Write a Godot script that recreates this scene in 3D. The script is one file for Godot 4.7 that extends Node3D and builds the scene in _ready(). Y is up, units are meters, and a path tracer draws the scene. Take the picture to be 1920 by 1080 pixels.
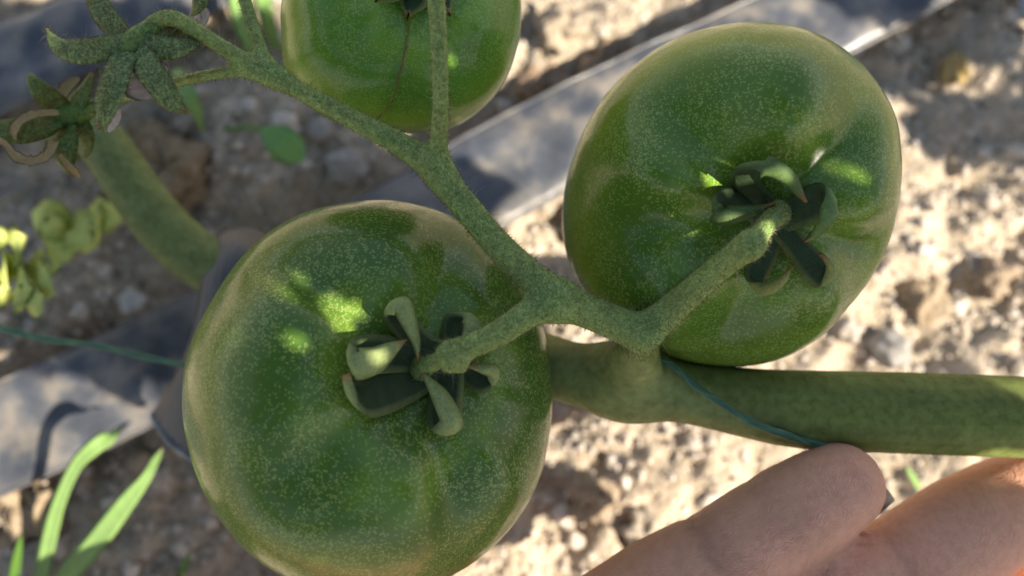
extends Node3D
# A cluster of green tomatoes over a dry vegetable bed, seen from close above.

const TILT := 0.2094            # the camera looks almost straight down
const KPX := 0.000674018        # tan(20 deg) / 540
const GROUND_AT := 0.285        # metres from the lens to the soil along the view axis
var cam_at := Vector3(0, GROUND_AT * cos(TILT), 0)
var fwd := Vector3(0, -cos(TILT), -sin(TILT))
var upv := Vector3(0, sin(TILT), -cos(TILT))
var rightv := Vector3(1, 0, 0)
var sun_dir := Vector3.ZERO     # towards the sun
var rng := RandomNumberGenerator.new()
var names := {}
var shadow_furrow := PackedVector2Array()
var M := {}
var noise := FastNoiseLite.new()
var noise2 := FastNoiseLite.new()

# ---------------------------------------------------------------- placing
func V(px: float, py: float, d: float) -> Vector3:
	return cam_at + d * (fwd + rightv * ((px - 960.0) * KPX) - upv * ((py - 540.0) * KPX))

func cam_dir(x: float, y: float, z: float) -> Vector3:   # right, up in the picture, towards the lens
	return rightv * x + upv * y - fwd * z

func to_px(p: Vector3) -> Vector3:                        # where a point is seen, and how far off
	var q := p - cam_at
	var d := q.dot(fwd)
	return Vector3(960.0 + q.dot(rightv) / d / KPX, 540.0 - q.dot(upv) / d / KPX, d)

func G(px: float, py: float, y := 0.0) -> Vector3:        # the point of the soil at height y on that line of sight
	var r := fwd + rightv * ((px - 960.0) * KPX) - upv * ((py - 540.0) * KPX)
	return cam_at + r * ((y - cam_at.y) / r.y)

func soil_height(x: float, z: float) -> float:
	var h := 0.0
	if shadow_furrow.size() > 1:                                 # trench added along the hose's upper side to deepen the shadow band
		var d := 1.0
		for i in shadow_furrow.size() - 1:
			var q := Geometry2D.get_closest_point_to_segment(Vector2(x, z), shadow_furrow[i], shadow_furrow[i + 1])
			var s := (shadow_furrow[i + 1] - shadow_furrow[i]).normalized()
			var o := Vector2(x, z) - q
			if o.length() < absf(d):
				d = o.length() * signf(-s.cross(o))
		h -= 0.020 * exp(-pow((d - 0.016) / 0.016, 2)) * (1.0 + 0.6 * noise.get_noise_2d(x * 30.0, z * 30.0 + 5.0))
	h += noise.get_noise_2d(x * 14.0, z * 14.0) * 0.012 + noise.get_noise_2d(x * 45.0 + 90.0, z * 45.0) * 0.0036
	h += noise2.get_noise_2d(x * 110.0, z * 110.0) * 0.0030 + noise2.get_noise_2d(x * 260.0, z * 260.0 + 40.0) * 0.0012
	return h

func numbered(called: String) -> String:
	names[called] = names.get(called, -1) + 1
	return called if names[called] == 0 else "%s_%03d" % [called, names[called]]

func thing(called: String, label: String, category: String, at: Vector3, group := "") -> Node3D:
	var o := Node3D.new()
	o.name = numbered(called)
	o.position = at
	add_child(o, true)
	o.set_meta("label", label)
	o.set_meta("category", category)
	if group != "":
		o.set_meta("group", group)
	return o

func part(called: String, mesh: Mesh, mat: Material, parent: Node3D, kind := "", label := "") -> MeshInstance3D:
	var o := MeshInstance3D.new()
	o.name = called
	o.mesh = mesh
	o.material_override = mat
	parent.add_child(o, true)
	if kind != "":
		o.set_meta("kind", kind)
	if label != "":
		o.set_meta("label", label)
	return o

# ---------------------------------------------------------------- meshes
class MB:
	var v := PackedVector3Array()
	var n := PackedVector3Array()
	var c := PackedColorArray()
	var uv := PackedVector2Array()
	var ix := PackedInt32Array()
	func put(p: Vector3, nn: Vector3, col: Color, u := Vector2.ZERO) -> int:
		v.append(p); n.append(nn); c.append(col); uv.append(u)
		return v.size() - 1
	func tri(a: int, b: int, d: int) -> void:        # turned so that its front agrees with the normals
		if (v[b] - v[a]).cross(v[d] - v[a]).dot(n[a] + n[b] + n[d]) > 0.0:
			ix.append_array([a, d, b])
		else:
			ix.append_array([a, b, d])
	func mesh(base := Vector3.ZERO) -> ArrayMesh:
		var arr := []
		arr.resize(Mesh.ARRAY_MAX)
		var w := v.duplicate()
		for i in w.size():
			w[i] -= base
		arr[Mesh.ARRAY_VERTEX] = w
		arr[Mesh.ARRAY_NORMAL] = n
		arr[Mesh.ARRAY_COLOR] = c
		arr[Mesh.ARRAY_TEX_UV] = uv
		arr[Mesh.ARRAY_INDEX] = ix
		var m := ArrayMesh.new()
		if ix.size() > 0:
			m.add_surface_from_arrays(Mesh.PRIMITIVE_TRIANGLES, arr)
		return m

# A grid of points, rows * cols; wrap joins the last column to the first. Normals are smoothed; closed shapes face outwards.
func sheet(mb: MB, p: PackedVector3Array, col: PackedColorArray, rows: int, cols: int, wrap := true, uvs := PackedVector2Array()) -> void:
	var nn := PackedVector3Array()
	nn.resize(rows * cols)
	var vol := 0.0
	var mid := Vector3.ZERO
	for q in p:
		mid += q
	mid /= p.size()
	var tris := PackedInt32Array()
	for r in rows - 1:
		for k in (cols if wrap else cols - 1):
			var a := r * cols + k
			var b := r * cols + (k + 1) % cols
			var d := a + cols
			var e := b + cols
			tris.append_array([a, b, d, b, e, d])
	for t in range(0, tris.size(), 3):
		var a: Vector3 = p[tris[t]]
		var x: Vector3 = (p[tris[t + 1]] - a).cross(p[tris[t + 2]] - a)
		vol += x.dot(a - mid)
		for j in 3:
			nn[tris[t + j]] += x
	var s := 1.0 if vol >= 0.0 else -1.0
	var first := mb.v.size()
	for i in p.size():
		mb.put(p[i], (nn[i] * s).normalized(), col[i], uvs[i] if uvs.size() > 0 else Vector2.ZERO)
	for t in range(0, tris.size(), 3):
		if s > 0.0:
			mb.ix.append_array([first + tris[t], first + tris[t + 2], first + tris[t + 1]])
		else:
			mb.ix.append_array([first + tris[t], first + tris[t + 1], first + tris[t + 2]])

func spline(ctrl: Array, steps: int) -> Array:            # Catmull-Rom through arrays of numbers
	var out := []
	var m := ctrl.size()
	for i in m - 1:
		var p0 = ctrl[maxi(i - 1, 0)]
		var p1 = ctrl[i]
		var p2 = ctrl[i + 1]
		var p3 = ctrl[mini(i + 2, m - 1)]
		for s in steps:
			var t := float(s) / steps
			var row := []
			for j in p1.size():
				row.append(cubic_interpolate(p1[j], p2[j], p0[j], p3[j], t))
			out.append(row)
	out.append(ctrl[m - 1].duplicate())
	return out

func lin(r: float, g: float, b: float) -> Color:
	return Color(r, g, b)

# A tube through world points with a radius each; flat squeezes it along squeeze_dir.
func tube(mb: MB, pts: Array, rad: Array, col: Color, sides := 10, vary := 0.0, ends := true) -> void:
	var p := PackedVector3Array()
	var cc := PackedColorArray()
	var uvs := PackedVector2Array()
	var m := pts.size()
	var side := Vector3.ZERO
	var run := 0.0
	for i in m:
		var t: Vector3 = (pts[mini(i + 1, m - 1)] - pts[maxi(i - 1, 0)]).normalized()
		if i == 0:
			side = t.cross(Vector3(0.3, 0.9, 0.2)).normalized()
		else:
			run += (pts[i] - pts[i - 1]).length()
		side = (side - t * side.dot(t)).normalized()
		var other := t.cross(side)
		var rings := [1.0]
		if ends and i == 0: rings = [0.02, 0.7, 1.0]
		if ends and i == m - 1: rings = [1.0, 0.7, 0.02]
		for kk in rings.size():
			var f: float = rings[kk]
			var shift := 0.0
			if f < 1.0:
				shift = (0.9 if f < 0.1 else 0.6) * rad[i] * (-1.0 if i == 0 else 1.0)
			for k in sides:
				var a := TAU * k / sides
				var q: Vector3 = pts[i] + t * shift + (side * cos(a) + other * sin(a)) * rad[i] * f
				var w := 1.0 + vary * noise.get_noise_3dv(q * 900.0)
				p.append(q)
				cc.append(Color(col.r * w, col.g * w, col.b * w))
				uvs.append(Vector2(float(k) / sides, run * 20.0))
	sheet(mb, p, cc, p.size() / sides, sides, true, uvs)

# A leaf-like ribbon: rows of [point, half width]; side_dir the way across; two faces with a colour each and a tip colour.
func ribbon(mb: MB, pts: Array, half: Array, side_dirs: Array, thick: float, top: Color, under: Color, tip: Color, cup := 0.0, tip_from := 0.86, vary := 0.25) -> void:
	var p := PackedVector3Array()
	var cc := PackedColorArray()
	var uvs := PackedVector2Array()
	var m := pts.size()
	var across := [-1.0, -0.55, 0.0, 0.55, 1.0, 0.55, 0.0, -0.55]
	for i in m:
		var t: Vector3 = (pts[mini(i + 1, m - 1)] - pts[maxi(i - 1, 0)]).normalized()
		var s: Vector3 = side_dirs[i]
		s = (s - t * s.dot(t)).normalized()
		var nrm := s.cross(t)
		var f := float(i) / (m - 1)
		for k in 8:
			var x: float = across[k]
			var th := thick * (1.0 - x * x * 0.85) * (0.5 if k < 5 else -0.5) * (1.0 if (k != 0 and k != 4) else 0.0)
			var q: Vector3 = pts[i] + s * (x * half[i]) + nrm * (cup * half[i] * x * x + th)
			p.append(q)
			var c := top if k in [1, 2, 3] else under
			if k in [0, 4]:
				c = top.lerp(under, 0.6)
			c = c.lerp(tip, smoothstep(tip_from, tip_from + 0.1, f))
			var w := 1.0 + vary * noise2.get_noise_3dv(q * 1300.0)
			cc.append(Color(c.r * w, c.g * w, c.b * w))
			uvs.append(Vector2(x * 0.5 + 0.5, f))
	sheet(mb, p, cc, m, 8, true, uvs)

# Bones [a, b, ra, rb, chain] joined with a smooth minimum and meshed as surface nets.
func flesh(bones: Array, cell: float, blend: float, paint: Callable) -> MB:
	var lo := Vector3(1e9, 1e9, 1e9)
	var hi := -lo
	for b in bones:
		var r: float = maxf(b[2], b[3]) + 3.0 * cell
		lo = lo.min(b[0] - Vector3.ONE * r).min(b[1] - Vector3.ONE * r)
		hi = hi.max(b[0] + Vector3.ONE * r).max(b[1] + Vector3.ONE * r)
	var nx := int((hi.x - lo.x) / cell) + 2
	var ny := int((hi.y - lo.y) / cell) + 2
	var nz := int((hi.z - lo.z) / cell) + 2
	var field := PackedFloat32Array()
	field.resize(nx * ny * nz)
	field.fill(1.0)
	var mark := PackedByteArray()
	mark.resize(nx * ny * nz)
	var todo := PackedInt32Array()
	var own := PackedFloat32Array()
	own.resize(nx * ny * nz)
	own.fill(9.0)
	var touched := PackedInt32Array()
	for bi in bones.size():
		var b = bones[bi]
		var a: Vector3 = b[0]
		var e: Vector3 = b[1]
		var ab := e - a
		var ll := maxf(ab.length_squared(), 1e-12)
		var ra: float = b[2]
		var dr: float = b[3] - b[2]
		var far := maxf(2.0 * cell, blend)
		var reach: float = maxf(b[2], b[3]) + far + 0.5 * cell
		var l2 := ((a.min(e) - Vector3.ONE * reach - lo) / cell).floor()
		var h2 := ((a.max(e) + Vector3.ONE * reach - lo) / cell).ceil()
		for k in range(maxi(int(l2.z), 0), mini(int(h2.z) + 1, nz)):
			for j in range(maxi(int(l2.y), 0), mini(int(h2.y) + 1, ny)):
				for i in range(maxi(int(l2.x), 0), mini(int(h2.x) + 1, nx)):
					var q := lo + Vector3(i, j, k) * cell - a
					var t := clampf(q.dot(ab) / ll, 0.0, 1.0)
					var d := (q - ab * t).length() - ra - dr * t
					if d > far:
						continue
					var at := (k * ny + j) * nx + i
					if own[at] > 8.0:
						touched.append(at)
					own[at] = minf(own[at], d)
		if bi == bones.size() - 1 or bones[bi + 1][4] != b[4]:
			for at in touched:
				var d := own[at]
				own[at] = 9.0
				var g := field[at]
				if g < 1.0:
					var h := maxf(blend - absf(d - g), 0.0) / blend
					d = minf(d, g) - h * h * blend * 0.25
				field[at] = d
				if mark[at] == 0 and d > -2.5 * cell:
					mark[at] = 1
					todo.append(at)
			touched.resize(0)
	var mb := MB.new()
	var vert := {}
	var off := [0, 1, nx, nx + 1, nx * ny, nx * ny + 1, nx * ny + nx, nx * ny + nx + 1]
	var edges := [[0, 1], [2, 3], [4, 5], [6, 7], [0, 2], [1, 3], [4, 6], [5, 7], [0, 4], [1, 5], [2, 6], [3, 7]]
	var sz := nx * ny * nz
	for at in todo:
		if at + off[7] >= sz:
			continue
		var f := [0.0, 0.0, 0.0, 0.0, 0.0, 0.0, 0.0, 0.0]
		var mask := 0
		for c in 8:
			f[c] = field[at + off[c]]
			if f[c] < 0.0:
				mask |= 1 << c
		if mask == 0 or mask == 255:
			continue
		var sum := Vector3.ZERO
		var cnt := 0
		for e in edges:
			var x: float = f[e[0]]
			var y: float = f[e[1]]
			if (x < 0.0) != (y < 0.0):
				var t := x / (x - y)
				sum += Vector3(e[0] & 1, (e[0] >> 1) & 1, e[0] >> 2).lerp(Vector3(e[1] & 1, (e[1] >> 1) & 1, e[1] >> 2), t)
				cnt += 1
		sum /= cnt
		for c in 8:
			f[c] = minf(f[c], 3.0 * cell)
		var gx: float = f[1] - f[0] + f[3] - f[2] + f[5] - f[4] + f[7] - f[6]
		var gy: float = f[2] - f[0] + f[3] - f[1] + f[6] - f[4] + f[7] - f[5]
		var gz: float = f[4] - f[0] + f[5] - f[1] + f[6] - f[2] + f[7] - f[3]
		var p := lo + (Vector3(at % nx, (at / nx) % ny, at / (nx * ny)) + sum) * cell
		var nn := Vector3(gx, gy, gz).normalized()
		vert[at] = mb.put(p, nn, paint.call(p, nn))
	for at in vert:
		for ax in 3:
			var u: int = [1, nx, nx * ny][ax]
			var s1: int = [nx, nx * ny, 1][ax]
			var s2: int = [nx * ny, 1, nx][ax]
			if (field[at] < 0.0) == (field[at + u] < 0.0):
				continue
			if not (vert.has(at - s1) and vert.has(at - s2) and vert.has(at - s1 - s2)):
				continue
			mb.tri(vert[at], vert[at - s1], vert[at - s1 - s2])
			mb.tri(vert[at], vert[at - s1 - s2], vert[at - s2])
	return mb

# Fine pale hairs standing on a mesh.
func hairs(on: MB, count: int, len_lo: float, len_hi: float, wide: float, col: Color, lean := 0.5) -> MB:
	var mb := MB.new()
	if on.v.size() == 0:
		return mb
	for i in count:
		var k := rng.randi() % on.v.size()
		var n := on.n[k]
		var j := Vector3(rng.randf_range(-1, 1), rng.randf_range(-1, 1), rng.randf_range(-1, 1))
		var p := on.v[k] + (j - n * j.dot(n)) * 0.0004
		var d := (n + j * lean).normalized()
		var l := rng.randf_range(len_lo, len_hi)
		var s := d.cross(Vector3(rng.randf_range(-1, 1), rng.randf_range(-1, 1), rng.randf_range(-1, 1))).normalized() * wide
		var bend := j * l * 0.25
		var w := rng.randf_range(0.7, 1.2)
		var cc := Color(col.r * w, col.g * w, col.b * w)
		var nn := (n * 0.6 + s.normalized().cross(d) * 0.4).normalized()
		var a := mb.put(p - s - n * 0.0001, nn, cc)
		var b := mb.put(p + s - n * 0.0001, nn, cc)
		var m1 := mb.put(p + d * l * 0.55 - s * 0.7 + bend * 0.3, nn, cc)
		var m2 := mb.put(p + d * l * 0.55 + s * 0.7 + bend * 0.3, nn, cc)
		var e := mb.put(p + d * l + bend, nn, cc)
		mb.ix.append_array([a, b, m1, b, m2, m1, m1, m2, e])
	return mb

# ---------------------------------------------------------------- materials
func mat(rough: float, spec := 0.5) -> StandardMaterial3D:
	var m := StandardMaterial3D.new()
	m.vertex_color_use_as_albedo = true
	m.roughness = rough
	m.metallic_specular = spec
	return m

func noise_tex(freq: float, octaves: int, ramp: Array, size := 512, as_normal := false, bump := 4.0, seed_no := 1) -> NoiseTexture2D:
	var f := FastNoiseLite.new()
	f.seed = seed_no
	f.frequency = freq
	f.fractal_octaves = octaves
	var t := NoiseTexture2D.new()
	t.width = size
	t.height = size
	t.seamless = true
	t.noise = f
	if as_normal:
		t.as_normal_map = true
		t.bump_strength = bump
	elif ramp.size() > 0:
		var g := Gradient.new()
		g.offsets = PackedFloat32Array(ramp[0])
		g.colors = PackedColorArray(ramp[1])
		t.color_ramp = g
	return t

# Pale flecks strewn on a clear ground; count of them, their half length and half width in pixels.
func flecks(size: int, count: int, len_px: Vector2, wide_px: float, col: Color, strength: Vector2, seed_no: int, patchy := 0.0) -> ImageTexture:
	var r := RandomNumberGenerator.new()
	r.seed = seed_no
	var a := PackedFloat32Array()
	a.resize(size * size)
	var fn := FastNoiseLite.new()
	fn.seed = seed_no
	fn.frequency = 0.006
	for i in count:
		var x := r.randf() * size
		var y := r.randf() * size
		var pn := fn.get_noise_2d(x, y)
		if patchy > 0.0 and r.randf() < patchy * clampf(0.5 - pn * 1.6, 0.0, 1.0):
			continue
		var ang := r.randf() * PI
		var l := r.randf_range(len_px.x, len_px.y)
		var s := r.randf_range(strength.x, strength.y)
		var ca := cos(ang)
		var sa := sin(ang)
		var reach := int(ceil(l + wide_px))
		for dy in range(-reach, reach + 1):
			for dx in range(-reach, reach + 1):
				var u := dx * ca + dy * sa
				var v := -dx * sa + dy * ca
				var q := sqrt(pow(maxf(absf(u) - l, 0.0), 2) + v * v) / wide_px
				if q < 1.0:
					var at := posmod(int(y) + dy, size) * size + posmod(int(x) + dx, size)
					a[at] = maxf(a[at], s * (1.0 - q * q))
	var bytes := PackedByteArray()
	bytes.resize(size * size * 4)
	for i in size * size:
		bytes[i * 4] = int(col.r * 255)
		bytes[i * 4 + 1] = int(col.g * 255)
		bytes[i * 4 + 2] = int(col.b * 255)
		bytes[i * 4 + 3] = int(clampf(a[i], 0, 1) * 255)
	return ImageTexture.create_from_image(Image.create_from_data(size, size, false, Image.FORMAT_RGBA8, bytes))

# The same flecks laid over a base colour, for surfaces without texture coordinates.
func fleck_albedo(size: int, count: int, len_px: Vector2, wide_px: float, base: Color, col: Color, seed_no: int) -> ImageTexture:
	var im := flecks(size, count, len_px, wide_px, Color.WHITE, Vector2(0.35, 1.0), seed_no).get_image()
	var fn := FastNoiseLite.new()
	fn.seed = seed_no
	fn.frequency = 0.03
	for y in size:
		for x in size:
			var c := base.lerp(col, im.get_pixel(x, y).a)
			var w := 1.0 + 0.18 * fn.get_noise_2d(x, y)
			im.set_pixel(x, y, Color(c.r * w, c.g * w, c.b * w))
	return ImageTexture.create_from_image(im)

func ridges(size: int, period: float) -> ImageTexture:      # fine skin ridges, wavering
	var fn := FastNoiseLite.new()
	fn.seed = 5
	fn.frequency = 0.006
	var im := Image.create(size, size, false, Image.FORMAT_RGB8)
	for y in size:
		for x in size:
			var w := fn.get_noise_2d(x, y) * 60.0
			var v := 0.5 + 0.34 * sin((x * 0.6 + y * 0.8 + w) * TAU / period) + 0.3 * fn.get_noise_2d(x * 9.0, y * 9.0 + 300.0)
			im.set_pixel(x, y, Color(v, v, v))
	return ImageTexture.create_from_image(im)

func make_materials() -> void:
	var sk := mat(0.21, 0.42)                                  # tomato skin
	sk.detail_enabled = true
	sk.detail_blend_mode = BaseMaterial3D.BLEND_MODE_MIX
	sk.detail_albedo = flecks(2048, 230000, Vector2(0.2, 1.7), 1.4, Color(0.62, 0.68, 0.38), Vector2(0.25, 0.85), 11, 0.75)
	sk.subsurf_scatter_enabled = true
	sk.subsurf_scatter_strength = 0.08
	sk.normal_enabled = true
	sk.normal_texture = noise_tex(0.09, 2, [], 512, true, 1.2, 3)
	sk.normal_scale = 0.10
	sk.uv1_triplanar = false
	M.skin = sk
	var st := mat(0.55, 0.35)                                 # green stalks under short hair
	st.albedo_texture = fleck_albedo(512, 6500, Vector2(0.6, 5.5), 2.2, Color(0.56, 0.63, 0.46), Color(1, 1, 0.82), 21)
	st.uv1_triplanar = true
	st.uv1_scale = Vector3.ONE * 60.0
	st.heightmap_enabled = true
	st.heightmap_texture = st.albedo_texture
	st.heightmap_scale = 0.02
	st.subsurf_scatter_enabled = true
	st.subsurf_scatter_strength = 0.05
	M.stalk = st
	var se := st.duplicate()                                  # sepals
	se.backlight_enabled = true
	se.backlight = Color(0.22, 0.26, 0.12)
	se.albedo_texture = fleck_albedo(512, 3400, Vector2(1.0, 7.0), 2.6, Color(0.46, 0.53, 0.40), Color(1, 1, 0.86), 23)
	M.hairy_sepal = se
	var cs := mat(0.6, 0.3)                                   # sepals of the fruit
	cs.albedo_texture = noise_tex(0.06, 4, [[0.0, 0.5, 1.0], [Color(0.74, 0.74, 0.70), Color(0.9, 0.9, 0.86), Color(1, 1, 1)]], 512, false, 4.0, 31)
	cs.uv1_triplanar = true
	cs.uv1_scale = Vector3.ONE * 60.0
	cs.heightmap_enabled = true
	cs.heightmap_texture = cs.albedo_texture
	cs.heightmap_scale = 0.02
	cs.backlight_enabled = true
	cs.backlight = Color(0.20, 0.26, 0.10)
	M.sepal = cs
	var ms := mat(0.6, 0.3)                                   # the smoother main stem
	ms.albedo_texture = noise_tex(0.02, 4, [[0.0, 0.5, 1.0], [Color(0.72, 0.74, 0.62), Color(0.9, 0.92, 0.82), Color(1, 1, 0.95)]], 512, false, 4.0, 8)
	ms.uv1_triplanar = true
	ms.uv1_scale = Vector3.ONE * 40.0
	ms.subsurf_scatter_enabled = true
	ms.subsurf_scatter_strength = 0.12
	M.main_stem = ms
	var ha := mat(0.5, 0.3)
	ha.backlight_enabled = true
	ha.backlight = Color(0.6, 0.6, 0.5)
	ha.cull_mode = BaseMaterial3D.CULL_DISABLED
	M.hair = ha
	var pe := mat(0.7, 0.2)                                   # dry petals
	pe.backlight_enabled = true
	pe.backlight = Color(0.5, 0.45, 0.35)
	M.petal = pe
	var lf := mat(0.5, 0.35)                                  # leaves and weeds
	lf.backlight_enabled = true
	lf.backlight = Color(0.7, 0.75, 0.3)
	lf.cull_mode = BaseMaterial3D.CULL_DISABLED
	M.leaf = lf
	var shade := mat(0.55, 0.3)                               # thick old leaves of the unseen canopy that gives shade
	shade.backlight_enabled = true
	shade.backlight = Color(0.10, 0.14, 0.03)
	shade.cull_mode = BaseMaterial3D.CULL_DISABLED
	M.old_leaf = shade
	var so := mat(0.95, 0.15)                                 # dry soil
	so.albedo_texture = noise_tex(0.03, 5, [[0.0, 0.35, 0.6, 1.0], [Color(0.74, 0.69, 0.62), Color(0.88, 0.85, 0.80), Color(0.96, 0.94, 0.91), Color(1, 1, 1)]], 1024, false, 4.0, 4)
	so.uv1_triplanar = true
	so.uv1_world_triplanar = true
	so.uv1_scale = Vector3.ONE * 8.0
	so.heightmap_enabled = true
	so.heightmap_texture = noise_tex(0.05, 5, [], 1024, false, 4.0, 14)
	so.heightmap_scale = 0.12
	M.soil = so
	var tp := mat(0.34, 0.5)                                  # black polythene with a film of dust
	tp.albedo_texture = noise_tex(0.008, 5, [[0.0, 0.38, 0.55, 0.75, 1.0], [Color(0.42, 0.45, 0.50), Color(0.55, 0.58, 0.63), Color(0.72, 0.72, 0.72), Color(0.92, 0.88, 0.82), Color(1, 0.96, 0.9)]], 1024, false, 4.0, 6)
	tp.uv1_triplanar = true
	tp.uv1_scale = Vector3(6.0, 6.0, 6.0)
	tp.normal_enabled = true
	tp.normal_texture = noise_tex(0.012, 3, [], 512, true, 3.0, 9)
	tp.normal_scale = 0.7
	M.hose = tp
	var bl := mat(0.36, 0.5)
	M.black = bl
	var tw := mat(0.45, 0.4)
	tw.backlight_enabled = true
	tw.backlight = Color(0.2, 0.3, 0.3)
	M.twine = tw
	var hd := mat(0.5, 0.35)                                  # skin of the hand
	hd.subsurf_scatter_enabled = true
	hd.subsurf_scatter_strength = 0.14
	hd.heightmap_enabled = true
	hd.heightmap_texture = ridges(512, 14.0)
	hd.heightmap_scale = 0.017
	hd.albedo_texture = noise_tex(0.02, 4, [[0.0, 0.5, 1.0], [Color(0.92, 0.88, 0.87), Color(0.97, 0.96, 0.95), Color(1, 1, 1)]], 512, false, 4.0, 17)
	hd.uv1_triplanar = true
	hd.uv1_scale = Vector3.ONE * 45.0
	M.hand = hd
	var na := mat(0.3, 0.5)
	M.nail = na

# ---------------------------------------------------------------- fruit
var fruit_depth := {}           # what the calyx and the hairs rest on

func tomato(center: Vector3, hub: Vector3, outline: Array, flat: float, lobes: Array, dimple: Array, green: Array, seed_no: int) -> MB:
	var c := V(center.x, center.y, center.z)
	var axis := (V(hub.x, hub.y, hub.z) - c).normalized()
	var view := (cam_at - c).normalized()
	var e1 := axis.cross(upv).normalized()
	var e2 := axis.cross(e1)
	# the outline as a radius for each direction round the centre
	var bins := 72
	var want := PackedFloat32Array()
	want.resize(bins)
	var big := 0.0
	for b in bins:
		var ang := TAU * b / bins
		var best := 0.0
		for i in outline.size():
			var p0 := Vector2(outline[i][0] - center.x, center.y - outline[i][1])
			var o1 = outline[(i + 1) % outline.size()]
			var p1 := Vector2(o1[0] - center.x, center.y - o1[1])
			var a0 := p0.angle()
			var w := wrapf(p1.angle() - a0, -PI, PI)
			var x := wrapf(ang - a0, -PI, PI)
			if w * x >= 0.0 and absf(x) <= absf(w) and absf(w) > 1e-5:
				best = lerpf(p0.length(), p1.length(), x / w)
		want[b] = best
		big += best / bins
	var smooth_want := want.duplicate()
	for b in bins:
		smooth_want[b] = (want[b] * 2.0 + want[(b + 1) % bins] + want[(b + bins - 1) % bins]) / 4.0
	var R := big * KPX * center.z
	var rows := 96
	var cols := 160
	var pts := PackedVector3Array()
	var th_of := PackedFloat32Array()
	var uvs := PackedVector2Array()
	var fn := FastNoiseLite.new()
	fn.seed = seed_no
	fn.frequency = 1.0
	fn.fractal_octaves = 1
	for r in rows:
		var th := PI * (0.002 + 0.996 * r / (rows - 1))
		var g := exp(-pow((th - lobes[3]) / 0.42, 2)) * smoothstep(0.10, 0.50, th)
		for k in cols:
			var ph := TAU * k / cols
			var ring := Vector3(cos(ph), sin(ph), 0.0)
			var f: float = lobes[1] * g * (0.75 * cos(lobes[0] * ph + lobes[2] + 1.2 * fn.get_noise_3dv(ring * 0.8)) + 0.9 * fn.get_noise_3dv(ring * 1.3))
			f += 0.02 * fn.get_noise_3dv(Vector3(sin(th) * cos(ph), sin(th) * sin(ph), cos(th)) * 1.5)
			var rho := sin(th) * (1.0 + f * 0.5)
			var z := flat * cos(th) * (1.0 + f)
			if cos(th) > 0.0:
				z = flat * pow(cos(th), 0.82) * (1.0 + f)
				z -= dimple[0] * exp(-pow(rho / dimple[1], 2)) * (1.0 - 0.5 * f)
			pts.append((axis * z + e1 * (rho * cos(ph)) + e2 * (rho * sin(ph))) * R)
			th_of.append(th)
			uvs.append(Vector2(0.5 + th / TAU * cos(ph), 0.5 + th / TAU * sin(ph)))
	# widen or narrow it, direction by direction, until its outline is the one seen
	var right := upv.cross(view).normalized()
	var upp := view.cross(right)
	var scale_by := PackedFloat32Array()
	scale_by.resize(bins)
	scale_by.fill(1.0)
	var out := PackedVector3Array()
	for turn in 4:
		out.resize(0)
		var got := PackedFloat32Array()
		got.resize(bins)
		for q in pts:
			var x := q.dot(right)
			var y := q.dot(upp)
			var a := fposmod(atan2(y, x), TAU) / TAU * bins
			var i0 := int(a) % bins
			var s := lerpf(scale_by[i0], scale_by[(i0 + 1) % bins], a - floorf(a))
			var w := c + right * (x * s) + upp * (y * s) + view * q.dot(view)
			out.append(w)
			var im := to_px(w)
			var d := Vector2(im.x - center.x, center.y - im.y)
			var b := int(round(fposmod(d.angle(), TAU) / TAU * bins)) % bins
			got[b] = maxf(got[b], d.length())
		if turn < 3:
			for b in bins:
				scale_by[b] *= smooth_want[b] / maxf(got[b], 1.0)
	var cc := PackedColorArray()
	for i in out.size():
		var q := pts[i] / R
		var t := th_of[i] + 0.17 * fn.get_noise_3dv(q * 1.7) + 0.08 * fn.get_noise_3dv(q * 5.0)
		var col: Color = green[0]
		col = col.lerp(green[1], smoothstep(0.70, 1.30, t))
		col = col.lerp(green[2], smoothstep(1.05, 1.95, t))
		col = col.lerp(green[3], 0.7 * exp(-pow((t - 0.42) / 0.13, 2)))
		cc.append(col)
		var im := to_px(out[i])
		var key := Vector2i(int(im.x / 6.0), int(im.y / 6.0))
		fruit_depth[key] = minf(fruit_depth.get(key, 9.0), im.z)
	var mb := MB.new()
	sheet(mb, out, cc, rows, cols, true, uvs)
	return mb

func skin_depth(px: float, py: float, otherwise: float) -> float:
	var k := Vector2i(int(px / 6.0), int(py / 6.0))
	for reach in [2, 4, 7]:
		var best := 9.0
		for dy in range(-reach, reach + 1):
			for dx in range(-reach, reach + 1):
				best = minf(best, fruit_depth.get(k + Vector2i(dx, dy), 9.0))
		if best < 9.0:
			return best
	return otherwise

# A sepal lying on the fruit and curling back: rows of [x, y, lift in mm, half width], traced from its base to its tip.
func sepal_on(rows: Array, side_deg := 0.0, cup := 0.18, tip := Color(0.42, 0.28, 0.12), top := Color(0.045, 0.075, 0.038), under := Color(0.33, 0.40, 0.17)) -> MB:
	var ctrl := []
	for r in rows:
		ctrl.append([r[0], r[1], skin_depth(r[0], r[1], 0.13) - r[2] * 0.001, r[3]])
	var fine := spline(ctrl, 7)
	var pts := []
	var half := []
	var sd := []
	var out := Vector2(rows[rows.size() / 2][0] - rows[0][0], -(rows[rows.size() / 2][1] - rows[0][1])).normalized().rotated(deg_to_rad(side_deg))
	var outward := rightv * out.x + upv * out.y
	for f in fine:
		pts.append(V(f[0], f[1], f[2]))
		half.append(maxf(f[3] * 0.76, 0.9) * KPX * f[2])
		sd.append(outward.cross(-fwd))
	var mb := MB.new()
	ribbon(mb, pts, half, sd, 0.0017, top, under, tip, cup)
	return mb

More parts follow.
